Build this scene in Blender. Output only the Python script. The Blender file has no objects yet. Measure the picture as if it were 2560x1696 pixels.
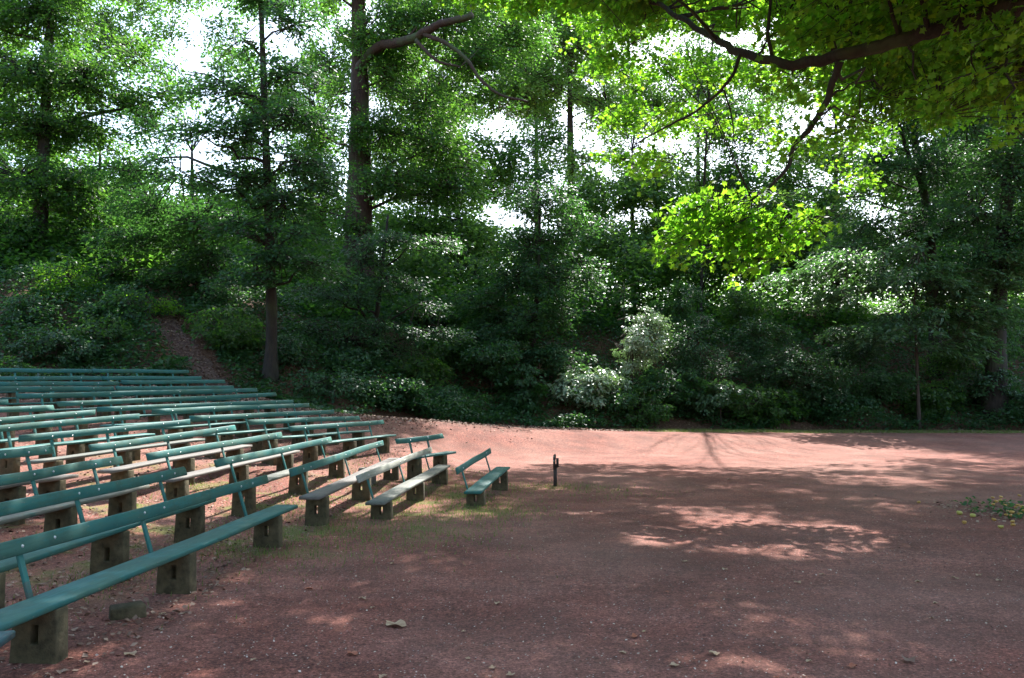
import bpy, math
import numpy as np

# ------------------------------------------------------------------ camera, world, sun
PITCH = math.radians(4.72)
F_PX, CX, CY, EYE = 1960.0, 1280.0, 848.0, 1.65
scene = bpy.context.scene
col = scene.collection

cam_data = bpy.data.cameras.new("camera")
cam_data.sensor_width = 36.0
cam_data.lens = 36.0 * F_PX / 2560.0
cam_data.clip_end = 600.0
cam = bpy.data.objects.new("camera", cam_data)
cam.location = (0, 0, EYE)
cam.rotation_euler = (math.radians(90) + PITCH, 0, 0)
col.objects.link(cam)
scene.camera = cam

SUN_AZ = math.atan2(0.27, 1.0)        # from +Y towards +X
SUN_EL = math.atan2(1.19, math.hypot(0.27, 1.0))
world = bpy.data.worlds.new("World")
scene.world = world
world.use_nodes = True
wnt = world.node_tree
wnt.nodes.clear()
wo = wnt.nodes.new("ShaderNodeOutputWorld")
wb = wnt.nodes.new("ShaderNodeBackground")
wb.inputs["Strength"].default_value = 0.15
ws = wnt.nodes.new("ShaderNodeTexSky")
ws.sky_type = 'NISHITA'
ws.sun_disc = False
ws.sun_elevation = SUN_EL
ws.sun_rotation = SUN_AZ
ws.air_density = 1.3
ws.dust_density = 1.8
wnt.links.new(ws.outputs[0], wb.inputs[0])
wnt.links.new(wb.outputs[0], wo.inputs[0])

sun_data = bpy.data.lights.new("sun", 'SUN')
sun_data.energy = 4.7
sun_data.angle = math.radians(0.55)
sun_data.color = (1.0, 0.975, 0.94)
sun = bpy.data.objects.new("sun", sun_data)
sun.rotation_euler = (math.radians(90) - SUN_EL, 0, math.pi - SUN_AZ)
sun.location = (10, 40, 60)
col.objects.link(sun)

scene.view_settings.view_transform = 'Standard'
scene.view_settings.look = 'None'
scene.view_settings.exposure = 1.80
scene.view_settings.gamma = 1.0
scene.render.engine = 'CYCLES'
scene.cycles.max_bounces = 6
scene.cycles.transmission_bounces = 4
scene.cycles.transparent_max_bounces = 4
scene.cycles.sample_clamp_indirect = 4.0
scene.cycles.use_denoising = True
scene.render.film_transparent = False

rng = np.random.RandomState(7)
DENS, LEAVES = 2.1, [0]


def P(px, py, d):
    """point seen in the 2560 px wide photograph at (px,py), at distance d along +Y"""
    u = (px - CX) / F_PX
    v = (CY - py) / F_PX
    dy = math.cos(PITCH) - v * math.sin(PITCH)
    dz = math.sin(PITCH) + v * math.cos(PITCH)
    k = d / dy
    return np.array([u * k, d, EYE + dz * k])


# ------------------------------------------------------------------ object helpers
def tag(o, label=None, cat=None, group=None, kind=None):
    if label: o["label"] = label
    if cat: o["category"] = cat
    if group: o["group"] = group
    if kind: o["kind"] = kind
    return o


def empty(name, loc, rotz=0.0):
    o = bpy.data.objects.new(name, None)
    o.empty_display_size = 0.2
    o.location = loc
    o.rotation_euler = (0, 0, rotz)
    col.objects.link(o)
    return o


def link_mesh(name, me, mat, parent=None):
    o = bpy.data.objects.new(name, me)
    if mat is not None and len(me.materials) == 0:
        me.materials.append(mat)
    col.objects.link(o)
    if parent is not None:
        o.parent = parent
    return o


def np_mesh(name, verts, faces, smooth=False):
    """verts (N,3); faces list of (M,k) int arrays, each with its own k"""
    me = bpy.data.meshes.new(name)
    verts = np.asarray(verts, dtype=np.float32)
    me.vertices.add(len(verts))
    me.vertices.foreach_set("co", verts.ravel())
    if not isinstance(faces, (list, tuple)):
        faces = [faces]
    faces = [np.asarray(f, dtype=np.int32) for f in faces if len(f)]
    nl = sum(f.size for f in faces)
    npoly = sum(len(f) for f in faces)
    me.loops.add(nl)
    me.loops.foreach_set("vertex_index", np.concatenate([f.ravel() for f in faces]))
    me.polygons.add(npoly)
    starts, s = [], 0
    for f in faces:
        starts.append(s + np.arange(len(f)) * f.shape[1])
        s += f.size
    me.polygons.foreach_set("loop_start", np.concatenate(starts).astype(np.int32))
    if smooth:
        me.polygons.foreach_set("use_smooth", np.ones(npoly, dtype=bool))
    me.update(calc_edges=True)
    return me


class MB:
    def __init__(s):
        s.v, s.q, s.t, s.n = [], [], [], 0

    def add(s, verts, quads=None, tris=None):
        verts = np.asarray(verts, float)
        if quads is not None and len(quads): s.q.append(np.asarray(quads) + s.n)
        if tris is not None and len(tris): s.t.append(np.asarray(tris) + s.n)
        s.v.append(verts)
        s.n += len(verts)

    def box(s, c, size, rot=None):
        c = np.array(c, float)
        h = np.array(size, float) / 2
        sg = np.array([[-1,-1,-1],[1,-1,-1],[1,1,-1],[-1,1,-1],[-1,-1,1],[1,-1,1],[1,1,1],[-1,1,1]])
        v = sg * h
        if rot is not None: v = v @ np.array(rot).T
        s.add(v + c, [[0,3,2,1],[4,5,6,7],[0,1,5,4],[1,2,6,5],[2,3,7,6],[3,0,4,7]])

    def tube(s, pts, radii, k=8, cap=True):
        pts = np.asarray(pts, float)
        n = len(pts)
        radii = np.broadcast_to(np.asarray(radii, float), (n,))
        tan = np.gradient(pts, axis=0)
        tan /= np.linalg.norm(tan, axis=1)[:, None] + 1e-9
        up = np.array([0.0, 0, 1.0]) if abs(tan[0][2]) < 0.9 else np.array([1.0, 0, 0])
        rings = []
        a = np.arange(k) * 2 * math.pi / k
        for i in range(n):
            x = np.cross(up, tan[i]); x /= np.linalg.norm(x) + 1e-9
            y = np.cross(tan[i], x)
            up = y if abs(np.dot(y, tan[i])) < 0.5 else up
            rings.append(pts[i] + radii[i] * (np.outer(np.cos(a), x) + np.outer(np.sin(a), y)))
            up = np.cross(tan[i], x)
        V = np.concatenate(rings)
        i = np.arange(n - 1)[:, None] * k
        j = np.arange(k)[None, :]
        q = np.stack([i + j, i + (j + 1) % k, i + k + (j + 1) % k, i + k + j], -1).reshape(-1, 4)
        tris = []
        if cap:
            V = np.vstack([V, pts[0], pts[-1]])
            for jj in range(k):
                tris.append([n * k, (jj + 1) % k, jj])
                tris.append([n * k + 1, (n - 1) * k + jj, (n - 1) * k + (jj + 1) % k])
        s.add(V, q, tris)

    def build(s, name, mat, parent=None, smooth=False):
        faces = []
        if s.q: faces.append(np.concatenate(s.q))
        if s.t: faces.append(np.concatenate(s.t))
        me = np_mesh(name, np.concatenate(s.v), faces, smooth)
        return link_mesh(name, me, mat, parent)


def vnoise(p, freq, seed=0):
    """cheap smooth pseudo noise in about -1..1 for (N,3) or (N,2) points"""
    p = np.asarray(p, float)
    r = np.random.RandomState(seed + 99)
    out = np.zeros(p.shape[0])
    for _ in range(5):
        k = r.normal(size=p.shape[1]) * freq
        out += np.sin(p @ k + r.uniform(0, 6.28))
    return out / 2.6


# ------------------------------------------------------------------ materials
def new_mat(name):
    m = bpy.data.materials.new(name)
    m.use_nodes = True
    nt = m.node_tree
    nt.nodes.clear()
    out = nt.nodes.new("ShaderNodeOutputMaterial")
    return m, nt, out


def N(nt, t, **kw):
    n = nt.nodes.new(t)
    for k, v in kw.items():
        if k.startswith("i_"):
            n.inputs[k[2:].replace("_", " ")].default_value = v
        else:
            setattr(n, k, v)
    return n


def ramp(nt, fac, stops):
    r = nt.nodes.new("ShaderNodeValToRGB")
    el = r.color_ramp.elements
    while len(el) < len(stops): el.new(0.5)
    for e, (p, c) in zip(el, stops):
        e.position = p
        e.color = (*c, 1) if len(c) == 3 else c
    nt.links.new(fac, r.inputs[0])
    return r.outputs[0]


def mixc(nt, fac, a, b, mode='MIX'):
    m = nt.nodes.new("ShaderNodeMix")
    m.data_type = 'RGBA'
    m.blend_type = mode
    for sock, v in ((m.inputs[0], fac), (m.inputs[6], a), (m.inputs[7], b)):
        if isinstance(v, (int, float)): sock.default_value = v
        elif isinstance(v, tuple): sock.default_value = (*v, 1) if len(v) == 3 else v
        else: nt.links.new(v, sock)
    return m.outputs[2]


def noise(nt, vec, scale, detail=4, rough=0.55):
    n = N(nt, "ShaderNodeTexNoise")
    n.inputs["Scale"].default_value = scale
    n.inputs["Detail"].default_value = detail
    n.inputs["Roughness"].default_value = rough
    if vec is not None: nt.links.new(vec, n.inputs["Vector"])
    return n.outputs[0]


def leaf_mat(name, c1, c2, tc1, tc2, rough=0.4, trans=0.42, spec=0.5):
    m, nt, out = new_mat(name)
    geo = N(nt, "ShaderNodeNewGeometry")
    rnd = geo.outputs["Random Per Island"]
    base = ramp(nt, rnd, [(0.0, c1), (0.6, tuple((a + b) / 2 for a, b in zip(c1, c2))), (1.0, c2)])
    tcol = ramp(nt, rnd, [(0.0, tc1), (1.0, tc2)])
    pb = N(nt, "ShaderNodeBsdfPrincipled")
    nt.links.new(base, pb.inputs["Base Color"])
    pb.inputs["Roughness"].default_value = rough
    pb.inputs["Specular IOR Level"].default_value = spec
    if spec > 0.8:
        pb.inputs["Coat Weight"].default_value = 0.5
        pb.inputs["Coat Roughness"].default_value = 0.36
    tr = N(nt, "ShaderNodeBsdfTranslucent")
    nt.links.new(tcol, tr.inputs[0])
    mx = N(nt, "ShaderNodeMixShader")
    mx.inputs[0].default_value = trans
    nt.links.new(pb.outputs[0], mx.inputs[1])
    nt.links.new(tr.outputs[0], mx.inputs[2])
    nt.links.new(mx.outputs[0], out.inputs[0])
    return m


def bark_mat(name, c1, c2, scale=6.0):
    m, nt, out = new_mat(name)
    tc = N(nt, "ShaderNodeTexCoord")
    mp = N(nt, "ShaderNodeMapping")
    mp.inputs["Scale"].default_value = (1, 1, 0.22)
    nt.links.new(tc.outputs["Object"], mp.inputs[0])
    n1 = noise(nt, mp.outputs[0], scale * 2.2, 6, 0.65)
    n2 = noise(nt, tc.outputs["Object"], 0.8, 3)
    c = ramp(nt, n1, [(0.3, c1), (0.7, c2)])
    moss = ramp(nt, n2, [(0.5, (0, 0, 0)), (0.72, (1, 1, 1))])
    c = mixc(nt, moss, c, (0.05, 0.07, 0.025))
    pb = N(nt, "ShaderNodeBsdfPrincipled")
    pb.inputs["Roughness"].default_value = 0.9
    nt.links.new(c, pb.inputs["Base Color"])
    b = N(nt, "ShaderNodeBump")
    b.inputs["Strength"].default_value = 0.8
    b.inputs["Distance"].default_value = 0.04
    nt.links.new(n1, b.inputs["Height"])
    nt.links.new(b.outputs[0], pb.inputs["Normal"])
    nt.links.new(pb.outputs[0], out.inputs[0])
    return m


def paint_mat(name, base, worn, wear, scale=1.0, rough=0.6):
    m, nt, out = new_mat(name)
    tc = N(nt, "ShaderNodeTexCoord")
    oi = N(nt, "ShaderNodeObjectInfo")
    add = N(nt, "ShaderNodeVectorMath", operation='ADD')
    mul = N(nt, "ShaderNodeVectorMath", operation='SCALE')
    cmb = N(nt, "ShaderNodeCombineXYZ")
    for i in range(3): nt.links.new(oi.outputs["Random"], cmb.inputs[i])
    nt.links.new(cmb.outputs[0], mul.inputs[0])
    mul.inputs["Scale"].default_value = 37.0
    nt.links.new(tc.outputs["Object"], add.inputs[0])
    nt.links.new(mul.outputs[0], add.inputs[1])
    mp = N(nt, "ShaderNodeMapping")
    mp.inputs["Scale"].default_value = (1.6, 22, 22)
    nt.links.new(add.outputs[0], mp.inputs[0])
    grain = noise(nt, mp.outputs[0], 1.6 * scale, 6, 0.65)
    blot = noise(nt, add.outputs[0], 2.3, 5, 0.6)
    m1 = N(nt, "ShaderNodeMath", operation='MULTIPLY_ADD')
    nt.links.new(grain, m1.inputs[0])
    m1.inputs[1].default_value = 0.6
    nt.links.new(blot, m1.inputs[2])
    f = ramp(nt, m1.outputs[0], [(max(0.0, 0.98 - wear * 0.5), (0, 0, 0)), (min(1.0, 1.1 - wear * 0.45), (1, 1, 1))])
    var = ramp(nt, blot, [(0.3, tuple(x * 0.72 for x in base)), (0.7, tuple(min(1, x * 1.25) for x in base))])
    gcol = ramp(nt, grain, [(0.3, tuple(x * 0.55 for x in worn)), (0.7, worn)])
    c = mixc(nt, f, var, gcol)
    mp2 = N(nt, "ShaderNodeMapping")
    mp2.inputs["Scale"].default_value = (7, 26, 26)
    nt.links.new(add.outputs[0], mp2.inputs[0])
    chipn = noise(nt, mp2.outputs[0], 2.2, 5, 0.7)
    chip = ramp(nt, chipn, [(0.655 - wear * 0.03, (0, 0, 0)), (0.675 - wear * 0.03, (1, 1, 1))])
    c = mixc(nt, chip, c, mixc(nt, 0.5, gcol, (0.20, 0.17, 0.13)))
    speck = noise(nt, tc.outputs["Object"], 45, 3, 0.6)
    sp = ramp(nt, speck, [(0.66, (0, 0, 0)), (0.72, (1, 1, 1))])
    c = mixc(nt, sp, c, tuple(x * 0.5 for x in base))
    pb = N(nt, "ShaderNodeBsdfPrincipled")
    nt.links.new(c, pb.inputs["Base Color"])
    rr = N(nt, "ShaderNodeMapRange")
    rr.inputs[3].default_value = rough
    rr.inputs[4].default_value = 0.8
    nt.links.new(f, rr.inputs[0])
    nt.links.new(rr.outputs[0], pb.inputs["Roughness"])
    b = N(nt, "ShaderNodeBump")
    b.inputs["Strength"].default_value = 0.35
    b.inputs["Distance"].default_value = 0.004
    nt.links.new(m1.outputs[0], b.inputs["Height"])
    nt.links.new(b.outputs[0], pb.inputs["Normal"])
    nt.links.new(pb.outputs[0], out.inputs[0])
    return m


def simple_mat(name, c1, c2, scale=8, rough=0.7, bump=0.3, dist=0.01, metallic=0.0, island=False):
    m, nt, out = new_mat(name)
    tc = N(nt, "ShaderNodeTexCoord")
    if island:
        geo = N(nt, "ShaderNodeNewGeometry")
        fac = geo.outputs["Random Per Island"]
        n1 = noise(nt, tc.outputs["Object"], scale, 5)
    else:
        n1 = noise(nt, tc.outputs["Object"], scale, 6, 0.65)
        fac = n1
    c = ramp(nt, fac, [(0.0 if island else 0.32, c1), (1.0 if island else 0.68, c2)])
    pb = N(nt, "ShaderNodeBsdfPrincipled")
    pb.inputs["Roughness"].default_value = rough
    pb.inputs["Metallic"].default_value = metallic
    nt.links.new(c, pb.inputs["Base Color"])
    if bump:
        b = N(nt, "ShaderNodeBump")
        b.inputs["Strength"].default_value = bump
        b.inputs["Distance"].default_value = dist
        nt.links.new(n1, b.inputs["Height"])
        nt.links.new(b.outputs[0], pb.inputs["Normal"])
    nt.links.new(pb.outputs[0], out.inputs[0])
    return m


TEAL = (0.007, 0.118, 0.108)
M = {
    'green': paint_mat("teal_paint", TEAL, (0.04, 0.13, 0.10), 0.50),
    'post': paint_mat("teal_post_paint", (0.016, 0.14, 0.125), (0.08, 0.13, 0.11), 0.35),
    'worn': paint_mat("worn_teal_paint", (0.035, 0.135, 0.118), (0.16, 0.16, 0.13), 0.85, rough=0.55),
    'grey': paint_mat("weathered_board", (0.07, 0.12, 0.10), (0.165, 0.145, 0.125), 1.25, rough=0.6),
    'faded': paint_mat("faded_pale_paint", (0.14, 0.25, 0.21), (0.34, 0.34, 0.28), 1.1, rough=0.55),
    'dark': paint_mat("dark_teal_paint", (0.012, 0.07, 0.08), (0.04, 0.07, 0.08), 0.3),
    'concrete': simple_mat("mossy_concrete", (0.034, 0.028, 0.011), (0.125, 0.098, 0.050), 9, 0.95, 0.8, 0.02),
    'concrete_bare': simple_mat("rough_concrete", (0.07, 0.065, 0.05), (0.20, 0.19, 0.15), 14, 0.95, 0.9, 0.02),
    'bolt': simple_mat("bolt_steel", (0.45, 0.45, 0.45), (0.7, 0.7, 0.7), 30, 0.35, 0, metallic=0.6),
    'rust': simple_mat("dark_rusty_steel", (0.02, 0.018, 0.018), (0.07, 0.045, 0.035), 30, 0.7, 0.4, 0.004, metallic=0.3),
    'bark_brown': bark_mat("brown_bark", (0.02, 0.014, 0.010), (0.085, 0.06, 0.045)),
    'bark_dark': bark_mat("dark_bark", (0.010, 0.008, 0.007), (0.042, 0.032, 0.025)),
    'bark_red': bark_mat("reddish_bark", (0.016, 0.009, 0.007), (0.080, 0.042, 0.032), 8),
    'litter': simple_mat("leaf_litter", (0.10, 0.045, 0.03), (0.34, 0.22, 0.15), 8, 0.85, 0, island=True),
    'litter_pale': simple_mat("pale_litter", (0.16, 0.08, 0.05), (0.58, 0.46, 0.36), 8, 0.8, 0, island=True),
    'dry_leaf': simple_mat("dry_leaf", (0.26, 0.15, 0.08), (0.44, 0.30, 0.18), 14, 0.75, 0.3, 0.003),
    'red_leaf': simple_mat("red_leaf", (0.24, 0.06, 0.03), (0.40, 0.13, 0.06), 14, 0.7, 0.3, 0.003),
    'fruit': simple_mat("yellow_fruit", (0.38, 0.18, 0.025), (0.55, 0.36, 0.10), 16, 0.5, 0.1, 0.002),
    'fruit_green': simple_mat("green_fruit", (0.28, 0.26, 0.04), (0.50, 0.40, 0.10), 16, 0.5, 0.1, 0.002),
    'leaf_mid': leaf_mat("leaf_mid", (0.023, 0.064, 0.016), (0.046, 0.104, 0.022), (0.09, 0.27, 0.03), (0.20, 0.44, 0.04), 0.5, 0.48),
    'leaf_dark': leaf_mat("leaf_dark", (0.021, 0.062, 0.024), (0.040, 0.100, 0.036), (0.07, 0.22, 0.035), (0.13, 0.33, 0.05), 0.50, 0.40, 0.4),
    'leaf_far': leaf_mat("leaf_far", (0.035, 0.085, 0.030), (0.06, 0.12, 0.035), (0.20, 0.44, 0.05), (0.34, 0.60, 0.08), 0.5, 0.52),
    'leaf_oak': leaf_mat("leaf_oak", (0.035, 0.085, 0.012), (0.06, 0.12, 0.015), (0.17, 0.48, 0.025), (0.42, 0.76, 0.035), 0.5, 0.60),
    'leaf_painted_glare': leaf_mat("leaf_painted_glare", (0.22, 0.30, 0.18), (0.36, 0.44, 0.30), (0.10, 0.22, 0.05), (0.20, 0.36, 0.08), 0.42, 0.3, 0.9),  # sun glare painted into the base colour, whiter than the leaves themselves
    'leaf_chestnut': leaf_mat("leaf_chestnut", (0.045, 0.095, 0.045), (0.085, 0.15, 0.075), (0.09, 0.24, 0.05), (0.18, 0.38, 0.08), 0.42, 0.36, 0.5),
    'leaf_ivy': leaf_mat("leaf_ivy", (0.019, 0.060, 0.024), (0.042, 0.105, 0.038), (0.05, 0.17, 0.03), (0.11, 0.27, 0.04), 0.50, 0.30, 0.38),
    'grass': leaf_mat("grass_blades", (0.06, 0.11, 0.02), (0.14, 0.19, 0.04), (0.14, 0.26, 0.03), (0.28, 0.36, 0.06), 0.6, 0.35),
}


# ------------------------------------------------------------------ benches: where the backrests stand
# name: (px1,py1,d1, px2,py2,d2) backrest top edge, near-left end to far-right end, then supports, seat, backrest
BENCHES = [
 ("first bench of the front row, its smooth teal seat running out of the left edge", -205,1410.5,4.45, 665,1188,9.8, 3,'green','green'),
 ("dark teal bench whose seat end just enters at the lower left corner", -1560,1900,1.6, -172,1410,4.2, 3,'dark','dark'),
 ("bench of the second row at left, its seat mostly hidden behind the front bench backrest", -250,1305.5,5.1, 458,1168,9.5, 3,'green','green'),
 ("bench of the third row at left with pale teal seat ending in a slanted corner", -200,1218,6.9, 301,1141,10.3, 3,'worn','green'),
 ("bench at the left edge just in front of the discarded plastic bottle", -200,1145,8.3, 126,1116,10.5, 3,'grey','green'),
 ("small bench standing farthest right by itself, nearest to the steel post", 1140,1170,12.7, 1224,1120,15.6, 2,'green','green'),
 ("bench with bleached pale backrest, second from the right at the gravel", 891,1189,11.0, 1077,1117,16.2, 3,'worn','faded'),
 ("bench with bleached grey seat and green backrest, behind the pale backrest bench", 724,1172,10.4, 956,1101,16.4, 3,'grey','green'),
 ("short bench with two posts standing beside the far end of the pale backrest", 989,1098,16.0, 1104,1085,17.2, 2,'green','green'),
 ("bench whose seat is nearly hidden, between the front bench and the mossy spare block", 537,1151,10.8, 825,1092,16.2, 3,'worn','green'),
 ("bench with long grey weathered seat, fourth row in the middle", 366,1134,11.1, 702,1080,15.8, 3,'grey','green'),
 ("bench with brownish grey seat, fifth row, right of the plastic bottle", 223,1112,11.4, 585,1064,15.3, 3,'grey','green'),
 ("bench whose backrest begins just above the plastic bottle, sixth row", 47,1090,11.9, 475,1048,14.9, 3,'worn','green'),
 ("seventh row bench at left, its backrest ending below the fifth gap", -60,1067.5,12.2, 349,1035,15.2, 3,'green','green'),
 ("eighth row bench cut by the left edge, the third highest short green backrest", -60,1048,13.2, 239,1025,15.5, 3,'green','green'),
 ("ninth row bench at the left edge with a light green moss stained backrest", -150,1022,13.8, 131,1013,15.8, 3,'green','green'),
 ("bench of which only a stub of bright teal backrest enters at the left edge", -200,1003,14.6, 19,999,16.3, 3,'green','green'),
 ("bench of the right block nearest the gravel, its tall end block bare to view", 723,1067,16.3, 956,1050,19.8, 3,'green','green'),
 ("second bench from the front of the right block, with sky blue sheen on its backrest", 620,1050,16.0, 895,1040,20.1, 3,'green','green'),
 ("third bench from the front of the right block", 473,1040,15.8, 835,1025,20.4, 4,'green','green'),
 ("fourth bench from the front of the right block, its left end shining pale blue", 379,1023,15.9, 773,1008,20.7, 4,'green','green'),
 ("fifth bench from the front of the right block", 243,1018,16.1, 734,999,21.0, 4,'green','green'),
 ("sixth bench from the front of the right block, pale at its right tip", 142,1005,16.4, 688,982,21.4, 4,'green','green'),
 ("long bench starting near the left edge, fifth row from the back", 40,984,16.9, 641,971,21.8, 4,'green','green'),
 ("left bench of the fourth row from the back", -10,967,17.4, 284,966,19.4, 3,'green','green'),
 ("right bench of the fourth row from the back", 289,966,19.45, 582,965,22.2, 3,'green','green'),
 ("left bench of the third row from the back, before the clear gap", -10,955,18.1, 295,953.6,20.1, 3,'green','green'),
 ("right bench of the third row from the back, after the clear gap", 303,951,20.2, 560,950,22.7, 3,'green','green'),
 ("left bench of the second row from the back", -10,941,18.9, 250,941,20.8, 3,'green','green'),
 ("right bench of the second row from the back", 254,941,20.85, 504,941,23.3, 3,'green','green'),
 ("left bench of the very last row under the ivy bank", -10,921,19.8, 226,923,21.4, 3,'green','green'),
 ("right bench of the very last row, ending beside the climbing path", 230,923,21.45, 470,925,23.6, 3,'green','green'),
]

# ------------------------------------------------------------------ terrain
ctrl = []
for b in BENCHES:
    for (px, py, d) in ((b[1], b[2], b[3]), (b[4], b[5], b[6])):
        p = P(px, py, d)
        ctrl.append((p[0], p[1], max(0.0, p[2] - 0.80)))
    p = (P(*b[1:4]) + P(*b[4:7])) / 2
    ctrl.append((p[0], p[1], max(0.0, p[2] - 0.80)))
for x in np.arange(-2, 22, 2.0):
    for y in np.arange(-6, 23, 2.5):
        if x > -1.5 or y < 10: ctrl.append((x, y, 0.0))
for x in np.arange(-14, -2, 2.5):
    for y in (-6, -3, 0): ctrl.append((x, y, 0.0))
FOOT = [(-1500, 22, 1.9), (-400, 24.0, 2.1), (0, 25.0, 2.2), (400, 26, 2.2), (650, 27.3, 1.85), (850, 27.6, 1.2), (1100, 30.5, 0.85),
        (1500, 34, 0.52), (2000, 36, 0.40), (2560, 36.5, 0.36), (3600, 33, 0.3)]
fphi = [math.atan((f[0] - CX) / F_PX) for f in FOOT]
fR = [f[1] / math.cos(p) for f, p in zip(FOOT, fphi)]
for f, p, r in zip(FOOT, fphi, fR):
    for k in (0.0, 1.5):
        ctrl.append(((r + k) * math.sin(p), (r + k) * math.cos(p), f[2] + 0.05 * k))
for i in range(len(FOOT) - 1):
    a, b = FOOT[i], FOOT[i + 1]
    for t in (0.33, 0.66):
        px = a[0] + (b[0] - a[0]) * t; d = a[1] + (b[1] - a[1]) * t
        ctrl.append(((px - CX) / F_PX * d, d, a[2] + (b[2] - a[2]) * t))
ctrl = np.array(ctrl)
PHI = [-math.pi, -1.7, -1.1] + fphi + [1.1, 1.7, math.pi]
RAD = [20, 24, 27] + fR + [30, 30, 20]
SLO = [0.3, 0.5, 0.75] + [0.66, 0.66, 0.66, 0.66, 0.62, 0.58, 0.6, 0.62, 0.62, 0.6, 0.6] + [0.6, 0.5, 0.3]


def foot_e(x, y):
    phi = np.arctan2(x, y)
    return np.hypot(x, y) - np.interp(phi, PHI, RAD), phi


def H(x, y):
    x = np.atleast_1d(np.asarray(x, float)); y = np.atleast_1d(np.asarray(y, float))
    e, phi = foot_e(x, y)
    ec = np.clip(e, None, 2.0)
    r = np.hypot(x, y); k = np.where(e > 2.0, (r - e + 2.0) / np.maximum(r, 1e-6), 1.0)
    xs, ys = x * k, y * k
    out = np.zeros(len(x))
    CH = 4000
    for i in range(0, len(x), CH):
        dx = xs[i:i+CH, None] - ctrl[None, :, 0]
        dy = ys[i:i+CH, None] - ctrl[None, :, 1]
        w = 1.0 / (dx * dx + dy * dy + 0.8) ** 2.6
        out[i:i+CH] = (w * ctrl[None, :, 2]).sum(1) / w.sum(1)
    s = np.interp(phi, PHI, SLO)
    t = np.clip(e, 0, None)
    rise = s * (t * t / (t + 1.2))
    cap = 9.0
    rise = cap * np.tanh(rise / cap)
    out = out + rise
    bump = vnoise(np.stack([x, y], 1), 0.55, 3) * 0.28 * np.clip(e / 4.0, 0, 1)
    fine = vnoise(np.stack([x, y], 1), 2.1, 5) * 0.012
    return out + bump + fine


def h1(x, y): return float(H([x], [y])[0])


# ------------------------------------------------------------------ ground
PATH = [(720, 23.4), (650, 25.2), (575, 27.0), (505, 28.4), (445, 29.8), (400, 31.0), (372, 32.0)]
path_pts = np.array([((px - CX) / F_PX * d, d) for px, d in PATH])


def path_dist(x, y):
    best = np.full(len(x), 1e9)
    for a, b in zip(path_pts[:-1], path_pts[1:]):
        ab = b - a
        t = np.clip(((x - a[0]) * ab[0] + (y - a[1]) * ab[1]) / (ab @ ab), 0, 1)
        best = np.minimum(best, np.hypot(x - a[0] - t * ab[0], y - a[1] - t * ab[1]))
    return best


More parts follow.
